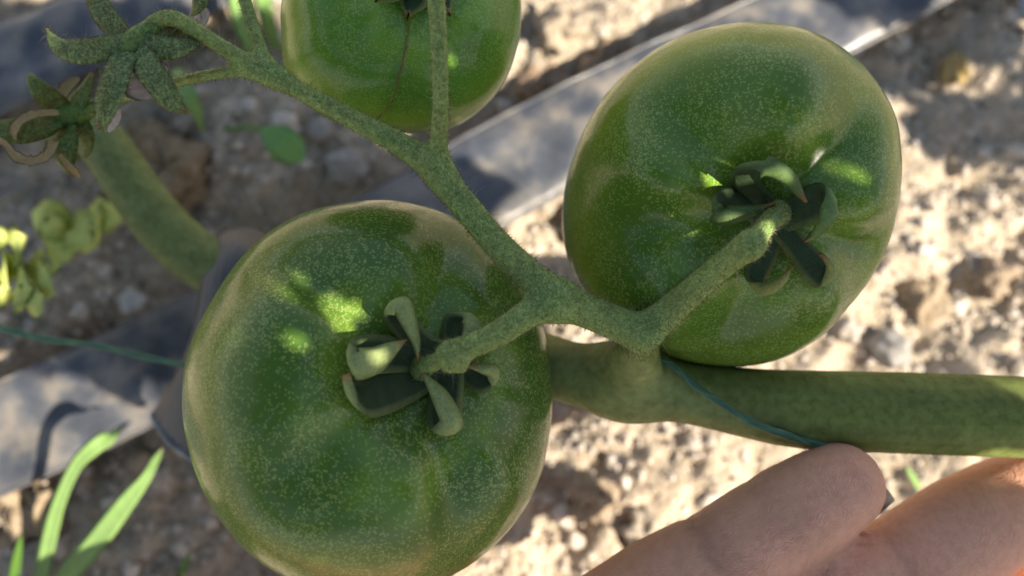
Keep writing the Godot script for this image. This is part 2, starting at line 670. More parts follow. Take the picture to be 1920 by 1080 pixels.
func build_fruit() -> void:
	# --- the large one in front
	var o1 := [[700, 374], [625, 385], [560, 402], [480, 452], [400, 560], [352, 655], [342, 725], [350, 830], [390, 940], [445, 1020], [520, 1076], [610, 1104], [700, 1112], [790, 1100], [870, 1068], [950, 1000], [1005, 918], [1029, 830], [1034, 725], [1020, 620], [985, 540], [930, 470], [860, 410], [780, 383]]
	var big := tomato(Vector3(690, 738, 0.150), Vector3(800, 690, 0.121), o1, 0.86, [5.0, 0.085, 0.6, 0.66], [0.20, 0.36],
		[Color(0.068, 0.138, 0.026), Color(0.120, 0.180, 0.028), Color(0.155, 0.215, 0.034), Color(0.150, 0.260, 0.030)], 3)
	var t := thing("green_tomato", "largest green tomato, speckled, in front at the lower end of the fruit stalk", "tomato", V(690, 738, 0.150), "unripe tomatoes on one truss")
	part("skin", big.mesh(t.position), M.skin, t)
	part("fine_hair", hairs(big, 900, 0.0003, 0.0008, 0.000016, Color(0.30, 0.36, 0.16), 0.8).mesh(t.position), M.hair, t, "stuff")
	var calyx := Node3D.new()
	calyx.name = "calyx"
	t.add_child(calyx, true)
	for s in [
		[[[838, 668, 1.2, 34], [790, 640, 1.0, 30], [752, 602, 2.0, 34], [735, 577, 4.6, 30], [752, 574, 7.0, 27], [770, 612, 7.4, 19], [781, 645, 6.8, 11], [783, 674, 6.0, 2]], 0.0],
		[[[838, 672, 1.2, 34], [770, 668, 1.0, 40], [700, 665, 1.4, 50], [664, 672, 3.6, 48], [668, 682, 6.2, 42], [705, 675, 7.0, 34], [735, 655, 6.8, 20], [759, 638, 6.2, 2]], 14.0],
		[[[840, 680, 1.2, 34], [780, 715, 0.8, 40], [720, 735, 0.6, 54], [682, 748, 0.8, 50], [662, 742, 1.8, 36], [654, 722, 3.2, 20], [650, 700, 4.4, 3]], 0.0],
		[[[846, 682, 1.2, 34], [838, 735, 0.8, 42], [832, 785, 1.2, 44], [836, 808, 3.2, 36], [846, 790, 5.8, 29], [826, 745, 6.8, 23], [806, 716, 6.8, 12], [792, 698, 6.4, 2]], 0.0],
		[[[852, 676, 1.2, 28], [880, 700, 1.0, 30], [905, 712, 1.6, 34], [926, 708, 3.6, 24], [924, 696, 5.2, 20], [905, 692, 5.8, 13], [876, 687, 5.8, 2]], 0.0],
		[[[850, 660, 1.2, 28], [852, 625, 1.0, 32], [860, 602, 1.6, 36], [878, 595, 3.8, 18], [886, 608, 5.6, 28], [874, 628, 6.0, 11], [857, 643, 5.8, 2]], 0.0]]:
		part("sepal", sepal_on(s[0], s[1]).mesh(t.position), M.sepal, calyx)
	# --- the one at the upper right
	var o2 := [[1430, 40], [1340, 48], [1250, 80], [1180, 130], [1120, 200], [1078, 285], [1055, 370], [1052, 430], [1065, 490], [1095, 545], [1140, 595], [1200, 642], [1260, 671], [1340, 687], [1410, 686], [1470, 672], [1540, 632], [1602, 562], [1652, 490], [1680, 410], [1692, 320], [1686, 230], [1650, 160], [1590, 96], [1510, 52]]
	var second := tomato(Vector3(1372, 362, 0.156), Vector3(1455, 425, 0.128), o2, 0.84, [5.0, 0.14, 2.2, 0.66], [0.25, 0.36],
		[Color(0.080, 0.165, 0.022), Color(0.170, 0.245, 0.026), Color(0.245, 0.310, 0.038), Color(0.140, 0.255, 0.026)], 8)
	var t2 := thing("green_tomato", "glossy green tomato at upper right whose stalk bends at a knuckle", "tomato", V(1372, 362, 0.156), "unripe tomatoes on one truss")
	part("skin", second.mesh(t2.position), M.skin, t2)
	part("fine_hair", hairs(second, 500, 0.0003, 0.0007, 0.000016, Color(0.30, 0.36, 0.16), 0.8).mesh(t2.position), M.hair, t2, "stuff")
	var calyx2 := Node3D.new()
	calyx2.name = "calyx"
	t2.add_child(calyx2, true)
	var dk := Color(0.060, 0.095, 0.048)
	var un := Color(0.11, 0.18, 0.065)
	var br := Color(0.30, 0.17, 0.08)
	for s in [
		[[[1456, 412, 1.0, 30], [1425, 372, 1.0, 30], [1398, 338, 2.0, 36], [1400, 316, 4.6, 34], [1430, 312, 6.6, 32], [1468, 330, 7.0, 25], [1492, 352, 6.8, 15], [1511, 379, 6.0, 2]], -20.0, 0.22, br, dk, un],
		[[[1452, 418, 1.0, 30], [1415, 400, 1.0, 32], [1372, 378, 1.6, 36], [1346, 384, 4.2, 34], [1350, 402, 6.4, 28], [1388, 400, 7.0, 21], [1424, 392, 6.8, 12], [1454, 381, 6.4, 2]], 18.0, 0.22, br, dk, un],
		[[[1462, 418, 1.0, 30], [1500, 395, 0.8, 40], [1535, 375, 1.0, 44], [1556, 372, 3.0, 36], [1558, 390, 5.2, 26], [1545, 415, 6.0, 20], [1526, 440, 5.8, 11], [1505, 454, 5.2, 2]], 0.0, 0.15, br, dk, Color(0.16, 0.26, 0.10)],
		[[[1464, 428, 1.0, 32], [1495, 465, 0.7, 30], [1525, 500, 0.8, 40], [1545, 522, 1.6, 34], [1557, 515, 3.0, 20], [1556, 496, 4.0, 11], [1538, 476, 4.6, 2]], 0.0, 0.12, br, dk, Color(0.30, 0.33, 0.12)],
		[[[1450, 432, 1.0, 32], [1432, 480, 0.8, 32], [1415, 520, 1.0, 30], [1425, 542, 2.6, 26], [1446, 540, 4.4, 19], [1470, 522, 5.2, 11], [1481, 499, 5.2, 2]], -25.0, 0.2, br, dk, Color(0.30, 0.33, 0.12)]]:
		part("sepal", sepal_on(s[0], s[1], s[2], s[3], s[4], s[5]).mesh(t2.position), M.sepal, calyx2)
	# --- the smaller one at the top
	var o3 := [[527, 60], [531, 120], [560, 185], [600, 217], [660, 237], [740, 248], [800, 250], [852, 240], [902, 206], [946, 155], [970, 90], [977, 20], [968, -60], [930, -140], [850, -195], [750, -210], [640, -185], [570, -120], [535, -30]]
	var third := tomato(Vector3(752, 22, 0.150), Vector3(795, -38, 0.128), o3, 0.9, [4.0, 0.05, 0.3, 0.6], [0.16, 0.34],
		[Color(0.090, 0.225, 0.028), Color(0.170, 0.300, 0.030), Color(0.270, 0.310, 0.050), Color(0.180, 0.330, 0.040)], 15)
	var t3 := thing("green_tomato", "smaller green tomato cut off by the top edge, with a thin brown scar line", "tomato", V(752, 22, 0.150), "unripe tomatoes on one truss")
	part("skin", third.mesh(t3.position), M.skin, t3)
	part("fine_hair", hairs(third, 500, 0.0003, 0.0007, 0.000016, Color(0.30, 0.36, 0.16), 0.8).mesh(t3.position), M.hair, t3, "stuff")
	var line := []
	var rad := []
	for p in spline([[768, 22], [766, 60], [758, 105], [750, 140], [738, 185], [708, 224]], 8):
		var w: float = p[0] + noise2.get_noise_2d(p[1] * 9.0, 3.0) * 4.0
		line.append(V(w, p[1], skin_depth(w, p[1], 0.13) - 0.00002))
		rad.append(0.00016 + 0.0001 * noise2.get_noise_2d(p[1] * 14.0, 9.0))
	var sc := MB.new()
	tube(sc, line, rad, Color(0.20, 0.15, 0.06), 6, 0.5)
	part("scar_line", sc.mesh(t3.position), M.petal, t3, "", "thin brown scar line down the skin")
	var calyx3 := Node3D.new()
	calyx3.name = "calyx"
	t3.add_child(calyx3, true)
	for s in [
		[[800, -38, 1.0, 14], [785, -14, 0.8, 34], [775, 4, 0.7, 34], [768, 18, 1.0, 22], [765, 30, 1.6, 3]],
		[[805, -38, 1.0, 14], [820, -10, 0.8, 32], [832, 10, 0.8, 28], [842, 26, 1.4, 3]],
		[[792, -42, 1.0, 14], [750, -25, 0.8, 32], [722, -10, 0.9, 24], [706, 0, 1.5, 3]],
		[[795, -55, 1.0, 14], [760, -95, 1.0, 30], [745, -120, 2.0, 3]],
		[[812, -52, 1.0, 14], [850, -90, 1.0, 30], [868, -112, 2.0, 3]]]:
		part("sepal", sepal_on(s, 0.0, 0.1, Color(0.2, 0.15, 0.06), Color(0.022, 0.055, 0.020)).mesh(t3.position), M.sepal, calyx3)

# ---------------------------------------------------------------- the stalk that carries fruit and flowers
var chains := 0
func chain(bones: Array, rows: Array, fat := 1.0) -> void:            # rows of [x, y, depth, radius in pixels]
	chains += 1
	for i in rows.size() - 1:
		var a = rows[i]
		var b = rows[i + 1]
		bones.append([V(a[0], a[1], a[2]), V(b[0], b[1], b[2]), a[3] * fat * KPX * a[2], b[3] * fat * KPX * b[2], chains])

func fine_chain(bones: Array, rows: Array, steps := 3, fat := 1.0) -> void:
	chain(bones, spline(rows, steps), fat)

func build_stalks() -> void:
	var bones := []
	fine_chain(bones, [[262, 70, 0.1265, 18], [290, 42, 0.1255, 17], [322, 34, 0.125, 18], [360, 52, 0.1255, 18], [410, 84, 0.1265, 17], [510, 142, 0.1275, 18], [640, 212, 0.128, 21], [735, 262, 0.1285, 25], [810, 312, 0.129, 31], [858, 370, 0.129, 31], [930, 455, 0.1285, 31], [1000, 524, 0.1285, 36], [1045, 562, 0.1285, 42]], 3, 0.87)
	fine_chain(bones, [[826, 330, 0.129, 26], [822, 275, 0.1275, 21], [826, 200, 0.1235, 18], [824, 100, 0.1205, 18.5], [818, 0, 0.120, 20], [812, -45, 0.122, 21], [803, -52, 0.127, 15]], 3, 0.87)
	fine_chain(bones, [[1040, 566, 0.1285, 36], [985, 592, 0.1265, 31], [935, 625, 0.1235, 29], [885, 648, 0.1208, 27], [864, 657, 0.1203, 29], [850, 663, 0.1203, 29], [838, 668, 0.1212, 20], [818, 678, 0.1222, 19], [798, 687, 0.1245, 22], [788, 692, 0.1290, 28]], 3, 0.87)
	fine_chain(bones, [[1045, 562, 0.1285, 40], [1110, 588, 0.131, 36], [1170, 612, 0.133, 38], [1205, 622, 0.1345, 38], [1255, 583, 0.1335, 33], [1330, 518, 0.128, 29], [1380, 478, 0.1237, 29], [1400, 464, 0.1225, 34], [1410, 456, 0.1226, 33], [1420, 444, 0.1240, 23], [1436, 424, 0.1262, 22], [1450, 408, 0.1290, 24], [1458, 400, 0.1340, 30]], 3, 0.87)
	fine_chain(bones, [[1205, 622, 0.1345, 36], [1196, 650, 0.1415, 34], [1188, 680, 0.150, 34], [1180, 703, 0.1585, 34]], 3, 0.87)
	fine_chain(bones, [[530, 150, 0.1275, 16], [500, 112, 0.128, 14], [482, 70, 0.1285, 14], [462, 10, 0.129, 14], [440, -70, 0.130, 13]], 3, 0.87)
	fine_chain(bones, [[505, 142, 0.1275, 16], [455, 134, 0.128, 13], [385, 142, 0.1295, 12], [310, 160, 0.134, 11], [235, 182, 0.146, 11], [190, 196, 0.156, 13]], 3, 0.87)
	for w in [[846, 672, 0.1198, 10, 838, 692, 0.1195, 7], [856, 676, 0.1200, 9, 868, 692, 0.1198, 6], [838, 656, 0.1202, 9, 828, 660, 0.1200, 5]]:
		bones.append([V(w[0], w[1], w[2]), V(w[4], w[5], w[6]), w[3] * KPX * 0.122, w[7] * KPX * 0.122, -w[0]])
	var paint := func(p: Vector3, _n: Vector3) -> Color:
		var w := 1.0 + 0.2 * noise.get_noise_3dv(p * 160.0) + 0.25 * noise2.get_noise_3dv(p * 700.0)
		var c := Color(0.40, 0.53, 0.28).lerp(Color(0.46, 0.53, 0.28), clampf(0.5 + noise.get_noise_3dv(p * 60.0 + Vector3.ONE), 0, 1))
		return Color(c.r * w, c.g * w, c.b * w)
	var mb := flesh(bones, 0.00062, 0.0022, paint)
	var t := thing("fruit_stalk", "branching hairy green fruit stalk that carries the three green tomatoes", "stalk", V(1185, 712, 0.150))
	part("stalk", mb.mesh(t.position), M.stalk, t)
	part("short_hair", hairs(mb, 20000, 0.0003, 0.0008, 0.000030, Color(0.70, 0.70, 0.46), 0.7).mesh(t.position), M.hair, t, "stuff")
	part("long_hair", hairs(mb, 600, 0.0012, 0.0030, 0.000030, Color(0.80, 0.76, 0.58), 0.35).mesh(t.position), M.hair, t, "stuff")

	# the main stem, which runs in from the right, passes behind the large tomato and drops away to the upper left
	var sb := []
	fine_chain(sb, [[2350, 800, 0.156, 74], [2050, 788, 0.156, 75], [1900, 781, 0.156, 76], [1700, 774, 0.156, 76], [1500, 767, 0.156, 73], [1400, 755, 0.156, 65], [1300, 738, 0.157, 58], [1200, 722, 0.158, 58], [1100, 706, 0.160, 57], [1035, 688, 0.164, 58], [900, 640, 0.180, 54], [700, 585, 0.198, 52], [520, 548, 0.208, 52], [390, 495, 0.213, 52], [320, 440, 0.215, 50], [262, 370, 0.217, 48], [215, 300, 0.219, 46], [168, 238, 0.224, 44], [140, 232, 0.240, 40], [128, 246, 0.262, 38], [126, 262, 0.295, 42]], 3)
	fine_chain(sb, [[1199, 642, 0.1412, 37], [1190, 674, 0.1475, 48], [1174, 712, 0.1572, 66]], 2)
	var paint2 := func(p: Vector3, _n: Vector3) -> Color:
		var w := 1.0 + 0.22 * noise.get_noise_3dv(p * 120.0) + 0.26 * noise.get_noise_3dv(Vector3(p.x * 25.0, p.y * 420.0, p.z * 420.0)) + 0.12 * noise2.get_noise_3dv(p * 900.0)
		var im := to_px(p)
		var c := Color(0.335, 0.365, 0.165).lerp(Color(0.205, 0.240, 0.080), smoothstep(-40.0, 60.0, im.x - 1230.0 - (im.y - 690.0) * 2.1)).lerp(Color(0.175, 0.215, 0.095), smoothstep(700.0, 500.0, im.x))  # paler backlit part and darker shaded right end put into the colour
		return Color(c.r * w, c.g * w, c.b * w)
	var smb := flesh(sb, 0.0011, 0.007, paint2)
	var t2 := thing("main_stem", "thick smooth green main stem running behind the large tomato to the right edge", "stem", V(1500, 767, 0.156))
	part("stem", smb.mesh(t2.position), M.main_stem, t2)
	part("fine_hair", hairs(smb, 6000, 0.0003, 0.0011, 0.000022, Color(0.5, 0.5, 0.34), 0.6).mesh(t2.position), M.hair, t2, "stuff")
	part("long_hair", hairs(smb, 130, 0.0016, 0.0034, 0.000024, Color(0.6, 0.58, 0.44), 0.4).mesh(t2.position), M.hair, t2, "stuff")

	# green twine: from the left, behind the large tomato, then slantwise over the main stem
	var tw := MB.new()
	var line := []
	var rad := []
	for p in spline([[-160, 560, 0.196, 6.8], [0, 614, 0.194, 6.8], [80, 634, 0.194, 6.2], [200, 652, 0.193, 5.6], [335, 682, 0.192, 5.6], [560, 720, 0.190, 5.6], [860, 715, 0.180, 5.6], [1080, 680, 0.168, 5.6], [1170, 648, 0.160, 5.6], [1215, 660, 0.1515, 5.6], [1262, 688, 0.1488, 5.6], [1320, 735, 0.1478, 6.2], [1400, 785, 0.1476, 6.8], [1480, 818, 0.1492, 7.4], [1560, 836, 0.1512, 6.2], [1632, 843, 0.1545, 5.0], [1680, 830, 0.163, 5.0], [1700, 790, 0.167, 5.0]], 8):
		line.append(V(p[0], p[1], p[2]))
		rad.append(p[3] * KPX * p[2] * (1.0 + 0.15 * noise2.get_noise_1d(p[0] * 3.0)))
	tube(tw, line, rad, Color(0.060, 0.140, 0.088), 9, 0.45)
	var t3 := thing("garden_twine", "thin teal twine crossing behind the large tomato and over the main stem", "twine", V(1320, 735, 0.1478))
	part("strand", tw.mesh(t3.position), M.twine, t3)
	var tw2 := MB.new()
	var line2 := []
	var rad2 := []
	for i in line.size():
		var tt: Vector3 = (line[mini(i + 1, line.size() - 1)] - line[maxi(i - 1, 0)]).normalized()
		var s := tt.cross(fwd).normalized()
		var a := i * 0.55
		line2.append(line[i] + (s * cos(a) - fwd * absf(sin(a))) * rad[i] * 0.75)
		rad2.append(rad[i] * 0.5)
	tube(tw2, line2, rad2, Color(0.080, 0.180, 0.112), 7, 0.4)
	part("strand", tw2.mesh(t3.position), M.twine, t3)

# ---------------------------------------------------------------- withered flowers
func free_ribbon(rows: Array, thick: float, top: Color, under: Color, tip: Color, cup: float, tip_from := 0.86) -> MB:   # rows of [x, y, depth, half width]; the broad side faces up
	var pts := []
	var half := []
	var sd := []
	var fine := spline(rows, 6)
	for i in fine.size():
		var f = fine[i]
		pts.append(V(f[0], f[1], f[2]))
		half.append(maxf(f[3], 0.5) * KPX * f[2] * (1.0 + (0.45 * noise2.get_noise_2d(f[0] * 0.09, f[1] * 0.09) if cup >= 0.5 else 0.0)))
	for i in fine.size():
		var tt: Vector3 = pts[mini(i + 1, pts.size() - 1)] - pts[maxi(i - 1, 0)]
		sd.append(tt.cross(-fwd).normalized())
	var mb := MB.new()
	ribbon(mb, pts, half, sd, thick, top, under, tip, cup, tip_from)
	return mb

func build_flowers() -> void:
	var gr := Color(0.36, 0.48, 0.28)
	var gu := Color(0.36, 0.46, 0.28)
	var brown := Color(0.42, 0.30, 0.20)
	var f := thing("withered_flower", "hairy green star-shaped withered flower hanging at the stalk's upper left end", "flower", V(250, 100, 0.1265), "spent flowers on the truss")
	var whole := MB.new()
	for s in [
		[[240, 88, 0.1250, 26], [200, 92, 0.1238, 25], [155, 98, 0.1230, 25], [120, 92, 0.1235, 18], [100, 76, 0.1245, 11], [90, 56, 0.1262, 3]],
		[[238, 80, 0.1262, 22], [215, 50, 0.1262, 22], [195, 25, 0.1265, 22], [180, -5, 0.127, 18], [172, -30, 0.1275, 3]],
		[[238, 100, 0.1240, 26], [222, 140, 0.1225, 27], [208, 180, 0.1220, 27], [197, 215, 0.1222, 18], [185, 240, 0.1232, 6]],
		[[258, 100, 0.1240, 26], [280, 130, 0.1226, 27], [302, 160, 0.1222, 26], [322, 190, 0.1225, 20], [350, 212, 0.1237, 3]],
		[[265, 82, 0.1245, 24], [300, 92, 0.1240, 22], [335, 90, 0.1245, 20], [358, 82, 0.1255, 14], [374, 74, 0.1265, 3]],
		[[262, 72, 0.1252, 22], [295, 62, 0.1255, 20], [325, 58, 0.1265, 15], [350, 56, 0.1275, 3]]]:
		var mb := free_ribbon(s, 0.0008, gr, gu, brown, 0.22)
		part("sepal", mb.mesh(f.position), M.hairy_sepal, f)
		for i in mb.v.size():
			whole.put(mb.v[i], mb.n[i], mb.c[i])
	var bones := []
	fine_chain(bones, [[285, 55, 0.1255, 19], [258, 78, 0.1258, 26], [245, 96, 0.1258, 27]], 2)
	var hub := flesh(bones, 0.0006, 0.002, func(p: Vector3, _n: Vector3) -> Color: return Color(0.27, 0.38, 0.18) * (1.0 + 0.3 * noise2.get_noise_3dv(p * 700.0)))
	part("receptacle", hub.mesh(f.position), M.stalk, f)
	for s in [
		[[250, 120, 0.1272, 8], [258, 145, 0.1268, 20], [270, 168, 0.1266, 26], [285, 182, 0.1266, 8]],
		[[285, 120, 0.1272, 8], [298, 126, 0.1268, 13], [308, 134, 0.1268, 12], [312, 146, 0.1270, 5]],
		[[225, 205, 0.1262, 5], [222, 222, 0.1264, 8], [214, 236, 0.1266, 9], [204, 246, 0.1268, 3]]]:
		part("petal", free_ribbon(s, 0.0003, Color(0.62, 0.48, 0.42), Color(0.55, 0.42, 0.35), Color(0.55, 0.42, 0.35), 0.6, 0.95).mesh(f.position), M.petal, f)
	part("short_hair", hairs(whole, 3800, 0.0003, 0.0009, 0.000022, Color(0.52, 0.54, 0.40), 0.7).mesh(f.position), M.hair, f, "stuff")
	part("long_hair", hairs(whole, 130, 0.0012, 0.0024, 0.000022, Color(0.62, 0.60, 0.48), 0.35).mesh(f.position), M.hair, f, "stuff")

	var g2 := Color(0.062, 0.105, 0.040)
	var f2 := thing("withered_flower", "dull green withered flower with curled tan petals at the left edge", "flower", V(125, 220, 0.158), "spent flowers on the truss")
	for s in [
		[[125, 215, 0.158, 20], [105, 195, 0.156, 24], [80, 172, 0.154, 20], [62, 152, 0.154, 12], [56, 140, 0.155, 4]],
		[[132, 212, 0.158, 16], [146, 195, 0.156, 20], [158, 175, 0.155, 15], [172, 138, 0.156, 3]],
		[[120, 222, 0.158, 20], [85, 236, 0.154, 26], [40, 246, 0.152, 26], [0, 244, 0.152, 18], [-40, 232, 0.154, 3]],
		[[130, 230, 0.158, 20], [126, 262, 0.155, 26], [124, 295, 0.155, 22], [130, 325, 0.157, 4]],
		[[145, 222, 0.158, 16], [160, 248, 0.158, 18], [165, 275, 0.160, 12], [160, 295, 0.162, 3]]]:
		part("sepal", free_ribbon(s, 0.0012, g2 * 3.2, g2 * 3.0, Color(0.4, 0.3, 0.18), 0.25).mesh(f2.position), M.hairy_sepal, f2)
	for s in [
		[[110, 212, 0.153, 5.8], [70, 214, 0.151, 8.6], [42, 226, 0.150, 10.1], [28, 246, 0.150, 8.6], [30, 262, 0.151, 4.3]],
		[[-10, 258, 0.150, 5.8], [12, 270, 0.150, 7.2], [30, 292, 0.150, 9.4], [60, 302, 0.150, 10.1], [90, 292, 0.150, 10.8], [104, 266, 0.151, 10.1]],
		[[112, 290, 0.153, 4.3], [128, 308, 0.153, 8.6], [142, 322, 0.154, 7.2], [150, 332, 0.155, 2.2]],
		[[112, 205, 0.160, 5.8], [118, 180, 0.160, 11.5], [132, 160, 0.160, 13.0], [150, 148, 0.160, 4.3]]]:
		part("petal", free_ribbon(s, 0.0003, Color(0.36, 0.26, 0.13), Color(0.30, 0.21, 0.10), Color(0.25, 0.17, 0.09), 0.5, 0.95).mesh(f2.position), M.petal, f2)
	var b2 := []
	fine_chain(b2, [[190, 196, 0.156, 13], [160, 208, 0.157, 18], [128, 220, 0.158, 26]], 2)
	part("receptacle", flesh(b2, 0.0009, 0.003, func(_p: Vector3, _n: Vector3) -> Color: return Color(0.2, 0.32, 0.12)).mesh(f2.position), M.stalk, f2)

	var f3 := thing("withered_flower", "small green bud tip poking in at the top edge beside the stalk", "flower", V(380, -12, 0.138), "spent flowers on the truss")
	part("sepal", free_ribbon([[392, -40, 0.137, 22], [384, -10, 0.137, 18], [372, 12, 0.137, 13], [362, 28, 0.138, 4]], 0.001, gr, gu, brown, 0.25).mesh(f3.position), M.hairy_sepal, f3)
	part("petal", free_ribbon([[380, 10, 0.139, 5], [386, 26, 0.139, 9], [384, 40, 0.139, 7], [376, 50, 0.139, 2]], 0.0003, Color(0.6, 0.5, 0.44), Color(0.55, 0.42, 0.35), Color(0.5, 0.4, 0.3), 0.5, 0.95).mesh(f3.position), M.petal, f3)

# ---------------------------------------------------------------- soil
func build_ground() -> void:
	var xs := PackedFloat32Array()
	var zs := PackedFloat32Array()
	var centre := G(960, 540)
	for i in range(-26, 0):
		xs.append(-0.34 - 0.012 * (pow(1.32, -i) - 1.0))
	var k := -0.34
	while k <= 0.34:
		xs.append(k)
		k += 0.0023
	for i in range(1, 27):
		xs.append(0.34 + 0.012 * (pow(1.32, i) - 1.0))
	for i in range(-26, 0):
		zs.append(centre.z - 0.24 - 0.012 * (pow(1.32, -i) - 1.0))
	k = -0.24
	while k <= 0.22:
		zs.append(centre.z + k)
		k += 0.0023
	for i in range(1, 27):
		zs.append(centre.z + 0.22 + 0.012 * (pow(1.32, i) - 1.0))
	var p := PackedVector3Array()
	var c := PackedColorArray()
	for z in zs:
		for x in xs:
			var h := soil_height(x, z)
			p.append(Vector3(x, h, z))
			var w := 0.88 + 0.30 * noise2.get_noise_2d(x * 60.0, z * 60.0) + 0.2 * noise.get_noise_2d(x * 9.0 + 7.0, z * 9.0)
			c.append(Color(0.54 * w, 0.48 * w, 0.405 * w))
	var mb := MB.new()
	sheet(mb, p, c, zs.size(), xs.size(), false)
	# an open sheet has no inside: make it face up
	if mb.n[mb.n.size() / 2].y < 0.0:
		for i in mb.n.size():
			mb.n[i] = -mb.n[i]
		for i in range(0, mb.ix.size(), 3):
			var s := mb.ix[i + 1]
			mb.ix[i + 1] = mb.ix[i + 2]
			mb.ix[i + 2] = s
	var g := MeshInstance3D.new()
	g.name = "ground"
	g.mesh = mb.mesh()
	g.material_override = M.soil
	add_child(g, true)
	g.set_meta("kind", "structure")
	g.set_meta("label", "dry crumbly pale soil of the vegetable bed under the tomatoes")

func lump(seed_no: int, rough: float, detail: int) -> MB:      # a crumb of about unit radius
	var f := FastNoiseLite.new()
	f.seed = seed_no
	f.frequency = 0.9
	f.fractal_octaves = 3
	var p := PackedVector3Array()
	var c := PackedColorArray()
	var rows := detail
	var cols := detail * 2 - 2
	for r in rows:
		var th := PI * (0.01 + 0.98 * r / (rows - 1))
		for k in cols:
			var d := Vector3(sin(th) * cos(TAU * k / cols), cos(th), sin(th) * sin(TAU * k / cols))
			var h := 1.0 + rough * f.get_noise_3dv(d * 1.3)
			p.append(d * h * Vector3(1.0, 0.8, 0.9))
			c.append(Color.WHITE)
	var mb := MB.new()
	sheet(mb, p, c, rows, cols)
	return mb

func build_crumbs() -> void:
	var shapes := []
	for s in 3:
		shapes.append(lump(40 + s, 0.75, 8).mesh())
	for s in 3:
		var mm := MultiMesh.new()
		mm.transform_format = MultiMesh.TRANSFORM_3D
		mm.use_colors = true
		mm.mesh = shapes[s]
		mm.instance_count = 4200
		for i in mm.instance_count:
			var at := G(rng.randf_range(-350, 2270), rng.randf_range(-300, 1380))
			var size := 0.0005 + 0.0011 * pow(rng.randf(), 2.0) + (0.0032 * rng.randf() if rng.randf() < 0.04 else 0.0)
			at.y = soil_height(at.x, at.z) + size * 0.25
			var b := Basis.from_euler(Vector3(rng.randf() * TAU, rng.randf() * TAU, rng.randf() * TAU)).scaled(Vector3.ONE * size * rng.randf_range(0.8, 1.25))
			mm.set_instance_transform(i, Transform3D(b, at))
			var w := rng.randf_range(0.75, 1.12)
			if rng.randf() < 0.07:
				w *= 0.5
			var warm := rng.randf()
			mm.set_instance_color(i, Color(0.53 * w, (0.46 + 0.02 * warm) * w, (0.375 + 0.05 * warm) * w))
		var o := MultiMeshInstance3D.new()
		o.name = numbered("soil_crumbs")
		o.multimesh = mm
		var m: StandardMaterial3D = mat(0.95, 0.15)
		o.material_override = m
		add_child(o, true)
		o.set_meta("kind", "stuff")
		o.set_meta("category", "soil")
		o.set_meta("label", ["small dry soil crumbs strewn over the bed", "rounded dry soil grains strewn over the bed", "uneven dry soil bits strewn over the bed"][s])
	# larger clods and pebbles that can be told apart
	for s in [
		[652, 312, 38, Color(0.360, 0.338, 0.310), "pebble", "pale round pebble in dark soil below the top tomato"],
		[606, 250, 26, Color(0.346, 0.324, 0.295), "pebble", "small whitish pebble beside the round seedling leaf"],
		[246, 564, 24, Color(0.576, 0.569, 0.547), "pebble", "bright white pebble just above the left hose"],
		[158, 908, 20, Color(0.446, 0.360, 0.302), "pebble", "small pinkish pebble between the grass blades and the hose"],
		[275, 866, 20, Color(0.374, 0.302, 0.230), "pebble", "tan pebble near the pointed tip of the right grass blade"],
		[1665, 655, 36, Color(0.317, 0.302, 0.281), "pebble", "grey pebble right of the second tomato, above the main stem"],
		[1050, 60, 50, Color(0.374, 0.331, 0.274), "soil_clod", "rounded pale clod right of the top tomato"],
		[1130, 110, 60, Color(0.360, 0.288, 0.223), "soil_clod", "broad tan clod between the top tomato and the hose"],
		[1010, 140, 54, Color(0.346, 0.266, 0.202), "soil_clod", "tan clod touching the right side of the top tomato"],
		[330, 330, 75, Color(0.331, 0.266, 0.187), "soil_clod", "large sunlit clod beside the upper left of the main stem"],
		[290, 270, 55, Color(0.360, 0.295, 0.202), "soil_clod", "yellowish clod under the withered flower star"],
		[220, 660, 56, Color(0.346, 0.259, 0.187), "soil_clod", "long tan clod lying against the hose above the twine"],
		[60, 940, 60, Color(0.360, 0.302, 0.230), "soil_clod", "pale clod by the left edge below the hose"],
		[1205, 1000, 40, Color(0.432, 0.396, 0.346), "soil_clod", "whitish clod beside the fingertip's lower knuckle"],
		[1110, 930, 44, Color(0.360, 0.302, 0.238), "soil_clod", "pale clod in open soil below the main stem"],
		[1740, 560, 46, Color(0.360, 0.302, 0.230), "soil_clod", "tan clod in the open soil at right"],
		[1860, 520, 40, Color(0.346, 0.288, 0.230), "soil_clod", "pale clod close to the right edge above the stem"],
		[1080, 420, 34, Color(0.259, 0.223, 0.187), "soil_clod", "brown clod in the gap between the two large tomatoes"],
		[1790, 130, 30, Color(0.432, 0.346, 0.173), "soil_clod", "yellowish clod in dark shade near the top right"]]:
		var at := G(s[0], s[1])
		at.y = soil_height(at.x, at.z)
		var r: float = s[2] * KPX * GROUND_AT
		var lm := lump(100 + s[0], 0.35 if s[4] == "pebble" else 0.8, 14)
		for i in lm.v.size():
			lm.v[i] *= r
			var w := 1.0 + 0.35 * noise2.get_noise_3dv((lm.v[i] + at) * 420.0)
			lm.c[i] = s[3] * w
		var o := MeshInstance3D.new()
		o.name = numbered(s[4])
		o.mesh = lm.mesh()
		o.material_override = M.soil if s[4] == "soil_clod" else M.petal
		o.position = at + Vector3(0, r * 0.25, 0)
		o.rotation.y = rng.randf() * TAU
		add_child(o, true)
		o.set_meta("label", s[5])
		o.set_meta("category", "pebble" if s[4] == "pebble" else "soil clod")

